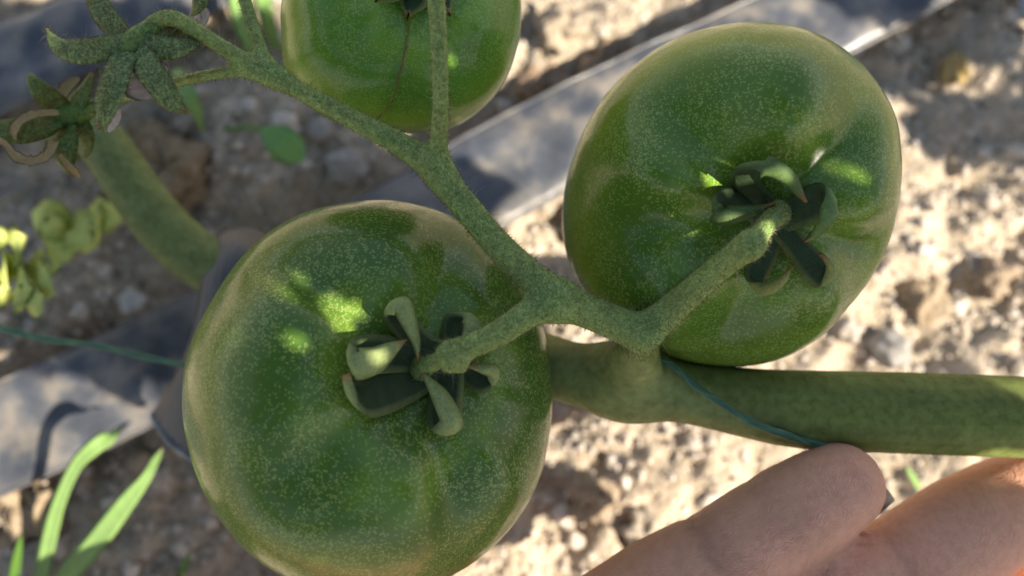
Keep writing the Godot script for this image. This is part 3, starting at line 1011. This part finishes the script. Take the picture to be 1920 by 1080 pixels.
# ---------------------------------------------------------------- drip hoses and plastic
func hose(rows: Array, half_px: float, label: String, bulge: float) -> void:
	var fine := spline(rows, 10)
	var p := PackedVector3Array()
	var c := PackedColorArray()
	var m := fine.size()
	var half := half_px * KPX * GROUND_AT
	var mid := []
	for f in fine:
		mid.append(G(f[0], f[1], 0.014))
	var sec := 28
	for i in m:
		var t: Vector3 = (mid[mini(i + 1, m - 1)] - mid[maxi(i - 1, 0)]).normalized()
		var s := t.cross(Vector3.UP).normalized()
		for k in sec:
			var a := TAU * k / sec
			var x := cos(a)
			var y := sin(a)
			var q: Vector3 = mid[i] + s * (half * signf(x) * pow(absf(x), 0.75))
			var dent := 0.0016 * noise.get_noise_3dv(Vector3(q.x * 30.0, 4.0, q.z * 30.0)) + 0.0006 * noise2.get_noise_3dv(Vector3(q.x * 120.0, 4.0, q.z * 120.0))
			var rise := bulge * (1.0 - 0.45 * exp(-pow((x - 0.1) / 0.35, 2)))
			if absf(x) > 0.90:
				rise += 0.0007
			q.y += y * rise * (1.0 if y > 0.0 else 0.8) + dent
			p.append(q)
			var w := 0.9 + 0.35 * noise.get_noise_3dv(Vector3(q.x * 40.0, 9.0, q.z * 40.0))
			c.append(Color(0.25 * w, 0.25 * w, 0.26 * w))
	var mb := MB.new()
	sheet(mb, p, c, m, sec)
	var at := G(rows[0][0], rows[0][1], 0.0)
	var o := thing("drip_hose", label, "hose", at, "flat drip hoses along the bed")
	part("tube", mb.mesh(at), M.hose, o)
	for side in 2:                                     # the welded lip along each edge
		var e := MB.new()
		var pts := []
		var rad := []
		for i in m:
			pts.append(p[i * sec + (0 if side == 0 else sec / 2)] + Vector3(0, 0.0008, 0))
			rad.append(0.0008)
		tube(e, pts, rad, Color(0.26, 0.26, 0.27), 6, 0.2)
		part("welded_edge", e.mesh(at), M.hose, o)

func build_plastic() -> void:
	hose([[-900, 1215], [-420, 1005], [0, 822], [310, 680], [560, 545], [800, 405], [980, 300], [1240, 170], [1480, 60], [1800, -110], [2300, -390]], 92.0, "dusty black flat drip hose running diagonally behind both large tomatoes", 0.0040)
	hose([[-800, 560], [-300, 290], [0, 132], [240, 20], [600, -160], [1100, -420]], 84.0, "dark blue-grey drip hose crossing the upper left corner", 0.0040)
	# a ribbed black plastic strip that comes out from behind the large tomato
	var t := thing("plastic_strip", "ribbed dark grey plastic strip sticking out behind the large tomato's left side", "plastic strip", V(420, 650, 0.212))
	var rows := spline([[482, 436, 0.216], [452, 462, 0.208], [438, 512, 0.203], [432, 580, 0.201], [420, 660, 0.200], [396, 730, 0.202], [366, 790, 0.205], [336, 836, 0.209]], 6)
	var p := PackedVector3Array()
	var c := PackedColorArray()
	var sec := 40
	for i in rows.size():
		var a := V(rows[i][0], rows[i][1], rows[i][2])
		var nx = rows[mini(i + 1, rows.size() - 1)]
		var pv = rows[maxi(i - 1, 0)]
		var tt := (V(nx[0], nx[1], nx[2]) - V(pv[0], pv[1], pv[2])).normalized()
		var s := tt.cross(-fwd).normalized()
		var n := s.cross(tt)
		var f := float(i) / (rows.size() - 1)
		var half := lerpf(0.0082, 0.0118, f)
		for k in sec:
			var q: float
			var lift: float
			if k < sec / 2:
				q = -1.0 + 2.0 * k / (sec / 2 - 1)
				lift = 0.0008 + 0.00022 * sin(q * 26.0)
			else:
				q = 1.0 - 2.0 * (k - sec / 2) / (sec / 2 - 1)
				lift = -0.0008
			p.append(a + s * (q * half) + n * (lift - 0.0035 * q * q))
			var w := 1.0 + 0.3 * noise.get_noise_3dv(p[p.size() - 1] * 200.0)
			c.append(Color(0.05 * w, 0.052 * w, 0.056 * w))
	var mb := MB.new()
	sheet(mb, p, c, rows.size(), sec)
	part("strip", mb.mesh(t.position), M.black, t)
	var cut := MB.new()
	var e0: int = (rows.size() - 1) * sec
	var pts := []
	var rad := []
	for k in range(0, sec / 2, 2):
		pts.append(p[e0 + k] - fwd * -0.0012)
		rad.append(0.0017)
	tube(cut, pts, rad, Color(0.10, 0.115, 0.135), 8, 0.3)
	part("cut_end", cut.mesh(t.position), M.black, t, "", "bluish grey cut end of the strip")
	# a scrap of pale sheet in the top right corner
	var at := G(1925, 10, 0.008)
	var sp := PackedVector3Array()
	var scol := PackedColorArray()
	for r in 9:
		for k in 9:
			var x := -1.0 + k / 4.0
			var y := -1.0 + r / 4.0
			var q := G(1940 + 56 * x + 4 * y, 6 + 46 * y + 3 * sin(x * 5.0), 0.0)
			q.y = soil_height(q.x, q.z) * 0.3 + 0.010 + 0.002 * sin(x * 3.0 + y * 2.0)
			sp.append(q)
			scol.append(Color(0.55, 0.55, 0.57))
	var smb := MB.new()
	sheet(smb, sp, scol, 9, 9, false)
	var low := PackedVector3Array()
	for q in sp:
		low.append(q - Vector3(0, 0.0012, 0))
	sheet(smb, low, scol, 9, 9, false)
	var rim := PackedVector3Array()
	var rc := PackedColorArray()
	var loop := []
	for k in 9: loop.append(k)
	for r in range(1, 9): loop.append(r * 9 + 8)
	for k in range(7, -1, -1): loop.append(72 + k)
	for r in range(7, 0, -1): loop.append(r * 9)
	for i in loop:
		rim.append(sp[i]); rc.append(Color(0.55, 0.55, 0.57))
	for i in loop:
		rim.append(low[i]); rc.append(Color(0.55, 0.55, 0.57))
	sheet(smb, rim, rc, 2, loop.size())
	var o := MeshInstance3D.new()
	o.name = "plastic_scrap"
	o.mesh = smb.mesh(at)
	o.material_override = M.hose
	o.position = at
	add_child(o, true)
	o.set_meta("label", "pale grey plastic scrap in the top right corner")
	o.set_meta("category", "plastic scrap")

# ---------------------------------------------------------------- weeds
func blade(called: String, label: String, category: String, rows: Array, col: Color, tip: Color, cup := 0.2, group := "") -> void:     # rows of [x, y, height above the soil, half width]
	var pts := []
	var half := []
	var sd := []
	var fine := spline(rows, 7)
	for f in fine:
		pts.append(G(f[0], f[1], f[2]))
		half.append(maxf(f[3], 0.5) * KPX * GROUND_AT)
	for i in pts.size():
		var tt: Vector3 = pts[mini(i + 1, pts.size() - 1)] - pts[maxi(i - 1, 0)]
		var s := tt.cross(-fwd)
		sd.append(s.normalized())
	var mb := MB.new()
	ribbon(mb, pts, half, sd, 0.0003, col, col * 0.95, tip, cup, 0.9, 0.15)
	var o := thing(called, label, category, pts[0], group)
	part("blade", mb.mesh(o.position), M.leaf, o)

func build_weeds() -> void:
	var g := Color(0.26, 0.42, 0.14)
	var gd := Color(0.14, 0.28, 0.05)
	var tan := Color(0.45, 0.38, 0.24)
	blade("grass_blade", "long arching grass blade at lower left whose tip reaches the hose", "grass blade", [[70, 1180, 0.004, 11.5], [84, 1060, 0.018, 13.7], [98, 990, 0.026, 13.7], [116, 930, 0.032, 11.5], [145, 870, 0.038, 10.8], [180, 836, 0.040, 13.0], [208, 818, 0.036, 11.5], [226, 800, 0.030, 2.2]], g, g, 0.3, "grass blades in the lower left")
	blade("grass_blade", "broad pale grass blade at lower left with a dry pointed tip", "grass blade", [[60, 1170, 0.004, 11.5], [130, 1078, 0.022, 17.3], [185, 1010, 0.032, 18.0], [235, 945, 0.038, 15.1], [272, 898, 0.040, 9.4], [292, 862, 0.038, 6.5], [304, 842, 0.036, 1.4]], g, tan, 0.25, "grass blades in the lower left")
	blade("grass_blade", "short dark grass blade at the bottom left corner", "grass blade", [[20, 1150, 0.004, 8.6], [28, 1080, 0.014, 10.1], [34, 1040, 0.020, 7.9], [40, 1005, 0.024, 1.4]], gd, gd, 0.3, "grass blades in the lower left")
	blade("grass_blade", "thin green sprout in the soil left of the large tomato's base", "grass blade", [[336, 1090, 0.004, 4.3], [346, 1060, 0.009, 5.0], [356, 1036, 0.012, 1.4]], gd, gd, 0.3, "grass blades in the lower left")
	blade("grass_blade", "wide light green blade behind the stalk fork at the top", "grass blade", [[500, 150, 0.010, 14], [478, 90, 0.022, 20], [456, 30, 0.030, 22], [440, -40, 0.032, 18], [420, -120, 0.02, 3]], g, g, 0.2, "blades behind the stalk")
	blade("grass_blade", "second light green blade at the top beside the small tomato", "grass blade", [[520, 90, 0.008, 10], [506, 50, 0.018, 14], [494, 0, 0.026, 15], [484, -60, 0.026, 3]], g, g, 0.2, "blades behind the stalk")
	blade("grass_blade", "drooping pale blade under the thin side stalk", "grass blade", [[330, 130, 0.030, 10], [345, 165, 0.034, 17], [362, 195, 0.033, 15], [374, 225, 0.028, 8], [380, 248, 0.022, 2]], g, tan, 0.2, "blades behind the stalk")
	blade("grass_blade", "tiny green shoot in the gap between the two fingertips", "grass blade", [[1722, 915, 0.004, 5], [1712, 896, 0.010, 6], [1700, 876, 0.013, 2]], g, g, 0.2)
	# the round seed leaf
	var at := G(420, 242, 0.004)
	var o := thing("seedling", "weed seedling with one round bright green seed leaf below the top tomato", "seedling", at)
	var st := MB.new()
	var line := []
	var rad := []
	for f in spline([[420, 242, 0.004], [445, 240, 0.016], [475, 240, 0.022], [498, 248, 0.025]], 6):
		line.append(G(f[0], f[1], f[2])); rad.append(0.0008)
	tube(st, line, rad, gd, 7)
	part("stem", st.mesh(at), M.leaf, o)
	var pts := []
	var half := []
	var sd := []
	for f in spline([[490, 243, 0.025, 3], [505, 251, 0.026, 18], [524, 264, 0.026, 30], [544, 281, 0.024, 30], [558, 294, 0.022, 20], [566, 302, 0.021, 4]], 7):
		pts.append(G(f[0], f[1], f[2])); half.append(f[3] * KPX * GROUND_AT)
	for i in pts.size():
		var tt: Vector3 = pts[mini(i + 1, pts.size() - 1)] - pts[maxi(i - 1, 0)]
		sd.append(tt.cross(-fwd).normalized())
	var lf := MB.new()
	ribbon(lf, pts, half, sd, 0.0004, Color(0.20, 0.40, 0.13), Color(0.20, 0.38, 0.13), Color(0.2, 0.4, 0.13), 0.12, 0.95, 0.1)
	part("seed_leaf", lf.mesh(at), M.leaf, o)
	# the sunlit weeds at the left edge: low rosettes of a few leaves each
	var y := Color(0.62, 0.68, 0.20)
	for w in [
		[150, 425, "bright sunlit weed beside the lower end of the far stem", [[225, 392, 14], [190, 430, 18], [120, 440, 20], [60, 400, 15], [150, 470, 13], [90, 480, 16]]],
		[48, 500, "yellow-green sunlit weed at the left edge", [[10, 440, 14], [-20, 520, 16], [80, 545, 16], [60, 590, 12], [20, 560, 15], [100, 500, 12]]]]:
		var b := G(w[0], w[1], 0.0)
		b.y = soil_height(b.x, b.z)
		var wd := thing("weed", w[2], "weed", b, "weeds along the left edge")
		for l in w[3]:
			var cx: float = w[0]
			var cy: float = w[1]
			var lp := []
			var lh := []
			var ls := []
			for f in spline([[cx, cy, 0.004, 5], [lerpf(cx, l[0], 0.35), lerpf(cy, l[1], 0.35), 0.048 * (0.6 if w[0] == 150 else 1.0), l[2] * 1.5], [lerpf(cx, l[0], 0.7), lerpf(cy, l[1], 0.7), 0.072 * (0.5 if w[0] == 150 else 1.0), l[2] * 2.2], [l[0], l[1], 0.068 * (0.5 if w[0] == 150 else 1.0), 3]], 6):
				lp.append(G(f[0], f[1], f[2])); lh.append(f[3] * KPX * GROUND_AT)
			for i in lp.size():
				var tt: Vector3 = lp[mini(i + 1, lp.size() - 1)] - lp[maxi(i - 1, 0)]
				ls.append(tt.cross(-fwd).normalized())
			var lm := MB.new()
			var col := y if w[0] != 15 else Color(0.20, 0.26, 0.06)
			ribbon(lm, lp, lh, ls, 0.0003, col, col, col, 0.2, 0.95, 0.2)
			part("leaf", lm.mesh(b), M.leaf, wd)

# ---------------------------------------------------------------- the hand that holds the stem
func build_hand() -> void:
	var b := []
	# index, middle, ring and little finger from the tip back, each its own chain rooted in the palm
	fine_chain(b, [[1572, 912, 0.1495, 82], [1490, 962, 0.1480, 94], [1352, 1046, 0.1475, 93], [1240, 1112, 0.149, 103], [1110, 1190, 0.151, 97], [960, 1285, 0.152, 109], [800, 1390, 0.152, 118]], 2)
	fine_chain(b, [[1925, 928, 0.166, 84], [1820, 990, 0.161, 99], [1700, 1062, 0.155, 97], [1560, 1140, 0.150, 109], [1420, 1222, 0.148, 103], [1220, 1340, 0.150, 113], [1010, 1475, 0.153, 122]], 2)
	fine_chain(b, [[1985, 1135, 0.168, 82], [1880, 1192, 0.164, 94], [1760, 1262, 0.160, 94], [1620, 1342, 0.156, 105], [1500, 1412, 0.155, 101], [1330, 1510, 0.156, 109], [1150, 1610, 0.157, 118]], 2)
	fine_chain(b, [[1880, 1345, 0.170, 71], [1790, 1392, 0.168, 82], [1690, 1448, 0.166, 82], [1580, 1512, 0.164, 90], [1430, 1600, 0.163, 97], [1250, 1715, 0.162, 109]], 2)
	# thumb, tucked below the frame
	fine_chain(b, [[905, 1195, 0.172, 84], [820, 1250, 0.170, 98], [700, 1330, 0.168, 100], [600, 1440, 0.165, 110], [480, 1600, 0.162, 130], [380, 1780, 0.162, 140]], 2)
	# palm
	for m in [[800, 1390, 0.152, 112], [1010, 1475, 0.153, 116], [1150, 1610, 0.157, 112], [1250, 1715, 0.162, 104]]:
		fine_chain(b, [m, [lerpf(m[0], 300, 0.5), lerpf(m[1], 1960, 0.5), 0.160, 150], [lerpf(m[0], 260, 0.85), lerpf(m[1], 2010, 0.85), 0.162, 150]], 2)
	# wrist and forearm
	fine_chain(b, [[420, 1880, 0.162, 190], [200, 2030, 0.164, 210], [-60, 2190, 0.166, 220], [-700, 2590, 0.170, 270], [-1500, 3090, 0.176, 330]], 2)
	var paint := func(p: Vector3, _n: Vector3) -> Color:
		var w := 1.0 + 0.06 * noise.get_noise_3dv(p * 90.0) + 0.03 * noise2.get_noise_3dv(p * 500.0)
		return Color(0.78 * w, 0.42 * w, 0.295 * w)
	var mb := flesh(b, 0.0016, 0.005, paint)
	for cr in [[1352, 1046, 0.1475, 0.0016], [1110, 1190, 0.151, 0.0016], [1375, 1030, 0.1475, 0.0008], [1700, 1062, 0.155, 0.0016], [1722, 1048, 0.155, 0.0009], [1420, 1222, 0.148, 0.0016], [1590, 1122, 0.150, 0.0005], [1460, 978, 0.148, 0.0004], [1760, 1262, 0.160, 0.0014]]:
		var o := V(cr[0], cr[1], cr[2])
		var along := (rightv * 0.85 + upv * 0.53).normalized()
		for i in mb.v.size():
			var q := mb.v[i] - o
			if q.length() > 0.016 or mb.n[i].dot(fwd) > 0.5:
				continue
			var x := q.dot(along) + 0.0012 * sin(q.dot(along.cross(fwd)) * 300.0)
			var f := exp(-pow(x / 0.0014, 2))
			mb.v[i] -= mb.n[i] * (f * cr[3] * 0.45)
			mb.n[i] = (mb.n[i] + along * (cr[3] * 420.0 * x / 0.0014 * f)).normalized()
			mb.c[i] = mb.c[i] * (1.0 - 120.0 * cr[3] * f)  # shade in the creases put into the skin colour
	var t := thing("person", "person's hand, palm up, fingers lifting the main stem from below", "person", V(1010, 1475, 0.153))
	part("hand", mb.mesh(t.position), M.hand, t)
	# nails lie on the far side of the fingertips; the index finger's edge just shows past its tip
	for f in [[1572, 912, 0.1495, 78, -14.0], [1925, 928, 0.166, 80, 0.0], [1985, 1135, 0.168, 78, 0.0], [1880, 1345, 0.170, 68, 0.0]]:
		var c := V(f[0], f[1], f[2])
		var r: float = f[3] * KPX * f[2]
		var along := (rightv * 0.85 + upv * 0.53).normalized()
		var back := (fwd * 0.55 + (rightv * 0.53 - upv * 0.85) * 0.83).normalized() if f[4] != 0.0 else fwd
		var side := along.cross(back).normalized()
		var p := PackedVector3Array()
		var cc := PackedColorArray()
		for layer in 2:
			for i in 9:
				for k in 9:
					var x := -1.0 + i / 4.0
					var a := -0.85 + 1.7 * k / 8.0
					var rr := r * (1.03 - 0.07 * layer)
					p.append(c + along * (r * (0.22 + 0.84 * x - 0.22 * a * a * maxf(x, 0.0))) + (back * cos(a) + side * sin(a)) * rr * (1.0 - 0.10 * maxf(x, 0.0)))
					cc.append(Color(0.80, 0.58, 0.46) if i < 7 else Color(0.88, 0.82, 0.70))
		var nm := MB.new()
		var half := 81
		sheet(nm, p.slice(0, half), cc.slice(0, half), 9, 9, false)
		sheet(nm, p.slice(half), cc.slice(half), 9, 9, false)
		part("fingernail", nm.mesh(t.position), M.nail, t)

# ---------------------------------------------------------------- unseen leaves added overhead to shade the fruit
func leaflet(long: float, wide: float, seed_no: int, place: Transform3D, holes: Array) -> MB:
	var f := FastNoiseLite.new()
	f.seed = seed_no
	f.frequency = 1.0
	var p := PackedVector3Array()
	var c := PackedColorArray()
	var rows := 44
	var across := 25
	for i in rows:
		var t := float(i) / (rows - 1)
		var w := wide * pow(sin(PI * pow(t, 0.72)), 0.8) * (1.0 + 0.16 * sin(t * 26.0 + seed_no)) + 0.0006
		for k in across:
			var x := -1.0 + 2.0 * k / (across - 1)
			var q := Vector3(x * w, 0.10 * absf(x) * w - 0.22 * long * t * t + 0.003 * f.get_noise_2d(x * 2.0, t * 5.0), t * long)
			p.append(q)
			var s := 1.0 + 0.3 * f.get_noise_2d(x * 4.0, t * 9.0)
			c.append(Color(0.045 * s, 0.105 * s, 0.022 * s))
	var mb := MB.new()
	sheet(mb, p, c, rows, across, false)
	if holes.size() > 0:                     # holes cut along the sun's path to place spots of sun
		var kept := PackedInt32Array()
		for t in range(0, mb.ix.size(), 3):
			var q := place * ((mb.v[mb.ix[t]] + mb.v[mb.ix[t + 1]] + mb.v[mb.ix[t + 2]]) / 3.0)
			var open := false
			for h in holes:
				var d: Vector3 = q - h[0]
				var off: Vector3 = d - sun_dir * d.dot(sun_dir)
				if off.length() < h[1] * (1.0 + 0.35 * f.get_noise_3dv(off * 260.0)):
					open = true
			if not open:
				kept.append_array([mb.ix[t], mb.ix[t + 1], mb.ix[t + 2]])
		mb.ix = kept
	return mb

func make_leaf(at: Vector3, facing: Vector3, turn: float, k: float, label: String, seed_no: int, holes: Array) -> void:
	var o := thing("shade_leaf", label, "leaf", at, "unseen leaves added overhead for shade")
	var xx := Vector3(0.1, 0, 1).cross(facing).normalized()
	o.basis = Basis(xx, facing, xx.cross(facing)).orthonormalized() * Basis(Vector3.UP, deg_to_rad(turn))
	var mids := [[0.045, 0.0], [0.04, 62.0], [0.04, -62.0], [0.0, 72.0], [0.0, -72.0], [-0.04, 75.0], [-0.04, -75.0]]
	for m in mids.size():
		var d = mids[m]
		var local := Transform3D(Basis(Vector3.UP, deg_to_rad(d[1])), Vector3(0, 0, d[0] * k))
		var lm := leaflet(0.072 * k if m == 0 else 0.058 * k, 0.026 * k if m == 0 else 0.021 * k, 60 + seed_no * 7 + m, o.transform * local, holes)
		var pc := part("leaflet", lm.mesh(), M.old_leaf, o)
		pc.transform = local
	var ra := MB.new()
	tube(ra, [Vector3(0, 0.0005, -0.12 * k), Vector3(0, 0.001, -0.05 * k), Vector3(0, 0.0, 0.045 * k)], [0.0018 * k, 0.0015 * k, 0.0009 * k], Color(0.06, 0.11, 0.03), 7)
	part("rachis", ra.mesh(), M.old_leaf, o)

func build_leaves() -> void:
	var holes := []  # sun lines along which the leaves are cut open
	for h in [[642, 592, 0.1255, 34], [548, 552, 0.130, 15], [575, 528, 0.130, 14], [556, 640, 0.127, 17], [1345, 332, 0.130, 30], [1612, 325, 0.135, 17], [1290, 415, 0.131, 26], [852, 120, 0.128, 15], [762, 612, 0.117, 20], [720, 668, 0.117, 22], [1910, 1060, 0.16, 40]]:
		var d := skin_depth(h[0], h[1], h[2]) if h[2] > 0.125 and h[2] < 0.15 else float(h[2])
		holes.append([V(h[0], h[1], d), h[3] * KPX * h[2]])
	for h in [[15, 420, 0.072, 0.005], [-30, 520, 0.072, 0.006], [150, 800, 0.016, 0.014], [70, 960, 0.012, 0.010], [40, 720, 0.012, 0.006]]:
		holes.append([G(h[0], h[1], h[2]), h[3]])
	# each: the point of the fruit plane that its middle shades, metres towards the sun, turn in degrees, size
	var list := [
		[480, 260, 0.25, 20.0, 0.60, "unseen tomato leaf overhead, shading the spent flowers"],
		[900, 120, 0.27, 110.0, 0.60, "unseen tomato leaf overhead, shading the top tomato"],
		[1330, 240, 0.25, 200.0, 0.62, "unseen tomato leaf overhead, shading the right tomato"],
		[455, 720, 0.26, 75.0, 0.55, "unseen tomato leaf overhead, shading the large tomato's left flank"],
		[800, 640, 0.24, 15.0, 0.62, "broad unseen tomato leaf overhead, shading the large tomato's calyx"],
		[1250, 620, 0.28, 140.0, 0.60, "unseen tomato leaf overhead, shading the stem's fork"],
		[1490, 520, 0.26, 285.0, 0.50, "unseen tomato leaf overhead, shading the right tomato's far side"],
		[660, 940, 0.28, 280.0, 0.50, "unseen tomato leaf overhead, shading the large tomato's base"],
		[1080, 960, 0.25, 55.0, 0.60, "unseen tomato leaf overhead, shading the gap beside the fingers"],
		[1560, 900, 0.27, 230.0, 0.60, "unseen tomato leaf overhead, shading the fingers"],
		[400, 620, 0.31, 30.0, 0.46, "small unseen tomato leaf overhead, shading the large tomato's left edge"],
		[1600, 140, 0.30, 160.0, 0.42, "small unseen tomato leaf overhead, shading the right tomato's top"],
		[1690, 1010, 0.30, 100.0, 0.42, "small unseen tomato leaf overhead, shading the cleft between the fingers"],
		[1850, 760, 0.29, 180.0, 0.36, "small unseen tomato leaf overhead, shading the stem's right end"]]
	for i in list.size():
		var l = list[i]
		make_leaf(V(l[0], l[1], 0.14) + sun_dir * float(l[2]), sun_dir, l[3], l[4], l[5], i, holes)
	make_leaf(G(1770, 110) + sun_dir * 0.46, sun_dir, 40.0, 0.65, "unseen tomato leaf overhead, shading the soil near the top right corner", 40, [])
	# leaves added higher up behind the lens to block overhead sky: right, up, back in metres
	var high := [
		[-0.05, 0.02, 0.34, 20.0, 1.9, "big tomato leaf added to block the sky, straight above the truss"],
		[-0.24, 0.06, 0.32, 95.0, 1.8, "big tomato leaf added to block the sky, above the twine"],
		[-0.14, -0.20, 0.36, 150.0, 1.9, "big tomato leaf added to block the sky, above the grass blades"],
		[-0.38, -0.12, 0.38, 60.0, 1.8, "outer tomato leaf added to block the sky, past the left hose"],
		[-0.34, 0.24, 0.40, 10.0, 1.8, "outer tomato leaf added to block the sky, past the spent flowers"]]
	var low := [  # unseen leaves added to darken the lower side
		[-0.30, -0.34, 0.20, "low side leaf added to block light, at the far left under the forearm"],
		[-0.10, -0.36, 0.16, "low side leaf added to block light, beside the wrist"]]
	for i in low.size():
		var l = low[i]
		make_leaf(cam_at + cam_dir(l[0], l[1], l[2]), cam_dir(0.1, 0.85, 0.5).normalized(), 60.0 * i, 1.9, l[3], 50 + i, [])
	for i in high.size():
		var l = high[i]
		make_leaf(cam_at + cam_dir(l[0], l[1], l[2]), cam_dir(0.1 * sin(i * 2.0), 0.1 * cos(i * 3.0), 1.0).normalized(), l[3], l[4], l[5], 20 + i, holes)

func _ready() -> void:
	rng.seed = 4711
	noise.seed = 12
	noise.frequency = 1.0
	noise.fractal_octaves = 3
	noise2.seed = 77
	noise2.frequency = 1.0
	noise2.fractal_octaves = 2
	# camera
	var cam := Camera3D.new()
	cam.name = "camera"
	add_child(cam)
	cam.transform = Transform3D(Basis(rightv, upv, -fwd), cam_at)
	cam.fov = 40.0
	cam.near = 0.01
	cam.far = 100.0
	var lens := CameraAttributesPhysical.new()
	lens.frustum_focal_length = 32.97
	lens.frustum_focus_distance = 0.133
	lens.frustum_near = 0.01
	lens.frustum_far = 100.0
	lens.exposure_aperture = 12.5
	cam.attributes = lens
	cam.current = true
	# sky
	var e := Environment.new()
	e.background_mode = Environment.BG_SKY
	var sky := Sky.new()
	var sm := ProceduralSkyMaterial.new()
	sm.sky_top_color = Color(0.44, 0.52, 0.64)
	sm.sky_horizon_color = Color(0.98, 0.96, 0.92)
	sm.sky_curve = 0.22
	sm.ground_bottom_color = Color(0.35, 0.31, 0.26)
	sm.ground_horizon_color = Color(0.62, 0.60, 0.55)
	sky.sky_material = sm
	e.sky = sky
	e.background_energy_multiplier = 0.68
	e.tonemap_mode = Environment.TONE_MAPPER_LINEAR
	e.tonemap_exposure = 2.45
	e.sdfgi_enabled = true
	e.ssao_enabled = true
	e.ssil_enabled = true
	var we := WorldEnvironment.new()
	we.name = "sky"
	we.environment = e
	add_child(we)
	# sun, from the right of the picture
	sun_dir = cam_dir(0.66, -0.165, 0.70).normalized()
	var sun := DirectionalLight3D.new()
	sun.name = "sun"
	sun.light_energy = 1.6
	sun.light_color = Color(1.0, 0.95, 0.87)
	sun.light_angular_distance = 0.5
	sun.shadow_enabled = true
	add_child(sun)
	sun.look_at_from_position(sun_dir, Vector3.ZERO, Vector3(0, 0, 1))
	make_materials()
	for q in [[-900, 1215], [0, 822], [310, 680], [560, 545], [800, 405], [980, 300], [1240, 170], [1480, 60], [2300, -390]]:
		var w := G(q[0], q[1], 0.014)
		shadow_furrow.append(Vector2(w.x, w.z))
	build_ground()
	build_plastic()
	build_fruit()
	build_stalks()
	build_flowers()
	build_hand()
	build_weeds()
	build_crumbs()
	build_leaves()
